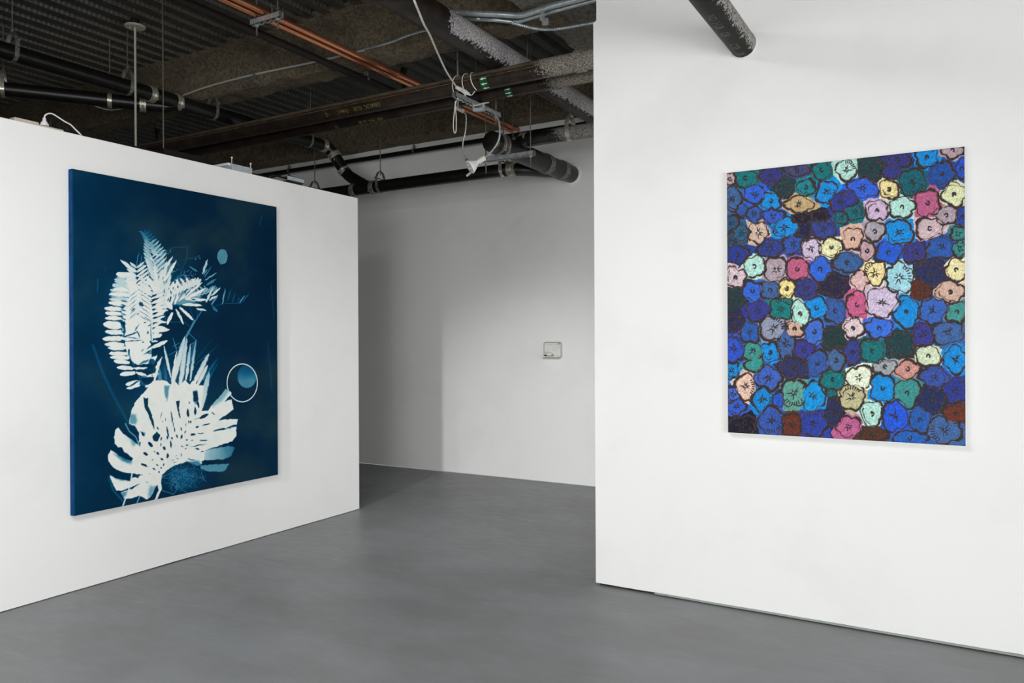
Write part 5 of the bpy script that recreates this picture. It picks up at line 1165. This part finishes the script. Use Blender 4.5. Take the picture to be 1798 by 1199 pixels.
bm = bm_new(); tube(bm, spline([V3((pl_.x, pl_.y, zz + hh * .9)), at(79, 203, x=xs), at(85, 199.5, x=xs), at(92, 200, x=xs), at(101, 205, x=xs), at(113, 213, x=xs), at(124, 219, x=xs), at(133, 228, x=xs), at(142, 236.5, x=xs + .005), at(146, 243, x=xs - .05)], 8), .0042, 10); obj('cord', bm, M['white_plastic'], t, smooth=True)
q = at(88, 216, x=xs - .03)
t = thing('plug', 'black plug in the power strip behind the white one', 'plug', (q.x, q.y, zz))
bm = bm_new(); lathe(bm, (q.x, q.y, zz), ZV, [(0, .018), (.03, .016), (.045, .009)], 12); obj('plug_body', bm, M['black'], t, smooth=True)
bm = bm_new(); tube(bm, spline([V3((q.x, q.y, zz + .04)), at(91, 208, x=xs - .03), at(98, 206, x=xs - .03), at(110, 212, x=xs - .05), at(122, 226, x=xs - .08), at(130, 236, x=xs - .1)], 6), .004, 8); obj('cord', bm, M['black'], t, smooth=True)
# white metal box with two pins
xw = XL - .015
a, c = at(408, 296, x=xw), at(443, 305, x=xw)
t = thing('metal_box', 'pale grey metal box with two upright pins on top of the left partition', 'box', ((xw - .1), (a.y + c.y) / 2, HP))
ztp = at(408, 287, x=xw).z
bm = bm_new(); box(bm, (xw - .26, a.y, HP + .001), (xw, c.y, ztp), .002); obj('housing', bm, M['grey_metal'], t)
bm = bm_new(); box(bm, (xw - .24, a.y - .02, ztp - .012), (xw - .02, a.y + .002, ztp + .006), .002); obj('lid', bm, simple('white_lid', (226, 230, 236), .4), t)
for (u, v0, v1) in ((407, 289, 277), (440, 296, 288)):
    p = at(u, v0, x=xw - .012); hgt = at(u, v1, x=xw - .012).z - ztp
    bm = bm_new(); tube(bm, [(p.x, p.y, ztp), (p.x, p.y, ztp + hgt)], .0025, 8); lathe(bm, (p.x, p.y, ztp + hgt - .004), ZV, [(0, .004), (.003, .0075), (.009, .0075), (.012, .003)], 12); obj('pin', bm, M['cream'], t)
bm = bm_new(); 
for k in (0, 1):
    p = at(431 + 2.5 * k, 294.5 + .5 * k, x=xw); lathe(bm, (xw, p.y, p.z), XV, [(0, .0035), (.002, .0035)], 8)
obj('rivets', bm, M['label_white'], t)
# short open channel
a, c = at(505, 322, x=xw), at(534, 329, x=xw)
t = thing('steel_channel', 'short pale metal channel on top of the left partition near its far end', 'channel', (xw, (a.y + c.y) / 2, HP))
z1_ = at(506, 308, x=xw).z; z0_ = at(506, 316, x=xw).z
bm = bm_new(); box(bm, (xw - .003, a.y, z0_), (xw, c.y, z1_)); box(bm, (xw - .10, a.y, z1_ - .003), (xw, c.y, z1_)); box(bm, (xw - .10, a.y, z0_), (xw, c.y, z0_ + .003)); obj('channel_body', bm, M['grey_metal'], t)
bm = bm_new(); box(bm, (xw - .09, a.y + .01, HP + .001), (xw - .008, c.y - .01, z0_)); obj('foot_block', bm, M['black'], t)
bm = bm_new(); tube(bm, spline([(xw - .04, a.y - .16, HP + .02), (xw - .05, a.y - .10, z1_ - .01), (xw - .05, a.y - .02, z1_ - .012), (xw - .06, a.y + .06, z1_ - .012)], 6), .007, 8); tube(bm, spline([(xw - .07, a.y - .1, HP + .03), (xw - .07, a.y + .05, z1_ + .03), (xw - .07, c.y - .08, z1_ + .02), (xw - .07, c.y - .03, z1_ + .0)], 6), .006, 8); obj('cable', bm, M['black'], t, smooth=True)
# thin rods seen against the deck
def rod(u, v0, v1, y, lab, grp='thin hanger rods', r=.0045, zt=ZD + .03, m='steel_dark'):
    p = at(u, v1, y=y); bm = bm_new(); tube(bm, [p, V3((p.x, p.y, zt))], r, 8); tag(obj('hanger_rod', bm, M[m], smooth=True), lab, 'rod', grp)
rod(287, 105, 268, 3.35, 'thin threaded rod standing at the partition top right of the white pole')
rod(836, 25, 135, tn.y + .45, 'thin threaded rod behind the near main, right of the white cord')
rod(901, 172, 268, YR2 + .12, 'thin threaded rod passing the capped pipe behind the green labels')
rod(545, 137, 202, tf.y + .25, 'thin threaded rod meeting the mains left of the yellow marks')
rod(926, 45, 125, tf.y + .05, 'thin threaded rod behind the far main, right of the green labels')
# ---------------------------------------------------------------- little white bracket piece on the back wall
q0 = at(956, 601, y=YB); q1 = at(987, 627, y=YB)
x0_, x1_, zb_, zt_ = q0.x, q1.x, q1.z, q0.z
t = thing('wall_relief', 'tiny white open-fronted tray with a pale pebble-like object, mounted on the back wall', 'artwork', ((x0_ + x1_) / 2, YB, zb_))
Wm = M['cream']; Wt = simple('white_enamel', (226, 227, 222), .4); D = .05
def rrect(x0, x1, z0, z1, r, n=5):
    out = []
    for cx, cz, a0 in ((x1 - r, z1 - r, 0), (x0 + r, z1 - r, 90), (x0 + r, z0 + r, 180), (x1 - r, z0 + r, 270)):
        out += [(cx + r * math.cos(math.radians(a0 + 90 * k / n)), cz + r * math.sin(math.radians(a0 + 90 * k / n))) for k in range(n + 1)]
    return out
bm = bm_new(); O = rrect(x0_, x1_, zb_, zt_, .018); f = [bm.verts.new((x, YB - .005, z_)) for x, z_ in O]; g = [bm.verts.new((x, YB - .001, z_)) for x, z_ in O]
bm.faces.new(f); bm.faces.new(g[::-1]); n = len(O)
for i in range(n): bm.faces.new([f[i], g[i], g[(i + 1) % n], f[(i + 1) % n]])
obj('back_plate', bm, Wt, t)
bm = bm_new(); tube(bm, [V3((x, YB - .012, z_)) for x, z_ in O] + [V3((O[0][0], YB - .012, O[0][1]))], .0045, 8); obj('rim', bm, simple('grey_rim', (176, 176, 170), .4), t, smooth=True)
bm = bm_new(); box(bm, (x1_ - .034, YB - .022, zb_ + .01), (x1_ - .012, YB - .005, zt_ - .006), .003); obj('side_strip', bm, Wt, t)
bm = bm_new(); box(bm, (x1_ - .027, YB - .025, zt_ - .020), (x1_ - .019, YB - .021, zt_ - .008)); obj('dark_hole', bm, M['black'], t); bm = bm_new(); box(bm, (x1_ - .026, YB - .025, zt_ - .052), (x1_ - .021, YB - .021, zt_ - .046)); obj('dark_hole', bm, M['black'], t)
bm = bm_new(); box(bm, (x0_ + .035, YB - .02, zt_ - .022), (x1_ - .034, YB - .005, zt_ - .016)); obj('shelf_lip', bm, Wt, t)
bm = bm_new(); box(bm, (x0_ - .012, YB - .10, zb_ + .000), (x1_ - .008, YB - .003, zb_ + .010), .003); obj('shelf', bm, Wt, t)
pm = V3(((x0_ + x1_) / 2 - .03, YB - .055, zb_ + .0115))
t2 = thing('pebble', 'small pale rounded object lying on the tiny white tray', 'object', tuple(pm))
bm = bm_new(); bmesh.ops.create_icosphere(bm, subdivisions=3, radius=1)
for v in bm.verts:
    c = v.co; sc = 1 - .25 * max(0, -c.x); c.x *= .046; c.y *= .026 * sc; c.z = max(c.z, -.75) * .021 * sc
    c += pm + V3((0, 0, .0165)); v.co = c
obj('body', bm, simple('pale_stone', (222, 216, 202), .35), t2, smooth=True)
bm = bm_new(); lathe(bm, pm + V3((-.03, -.022, .005)), XV, [(0, .003), (.004, .007), (.024, .007), (.028, .003)], 12); obj('dark_fitting', bm, M['black'], t2, smooth=True)
bm = bm_new(); obox(bm, pm + V3((-.026, .0, .035)), (1, 0, -.3), YV, (.3, 0, 1), .003, .006, .014); obj('fin', bm, Wt, t2)
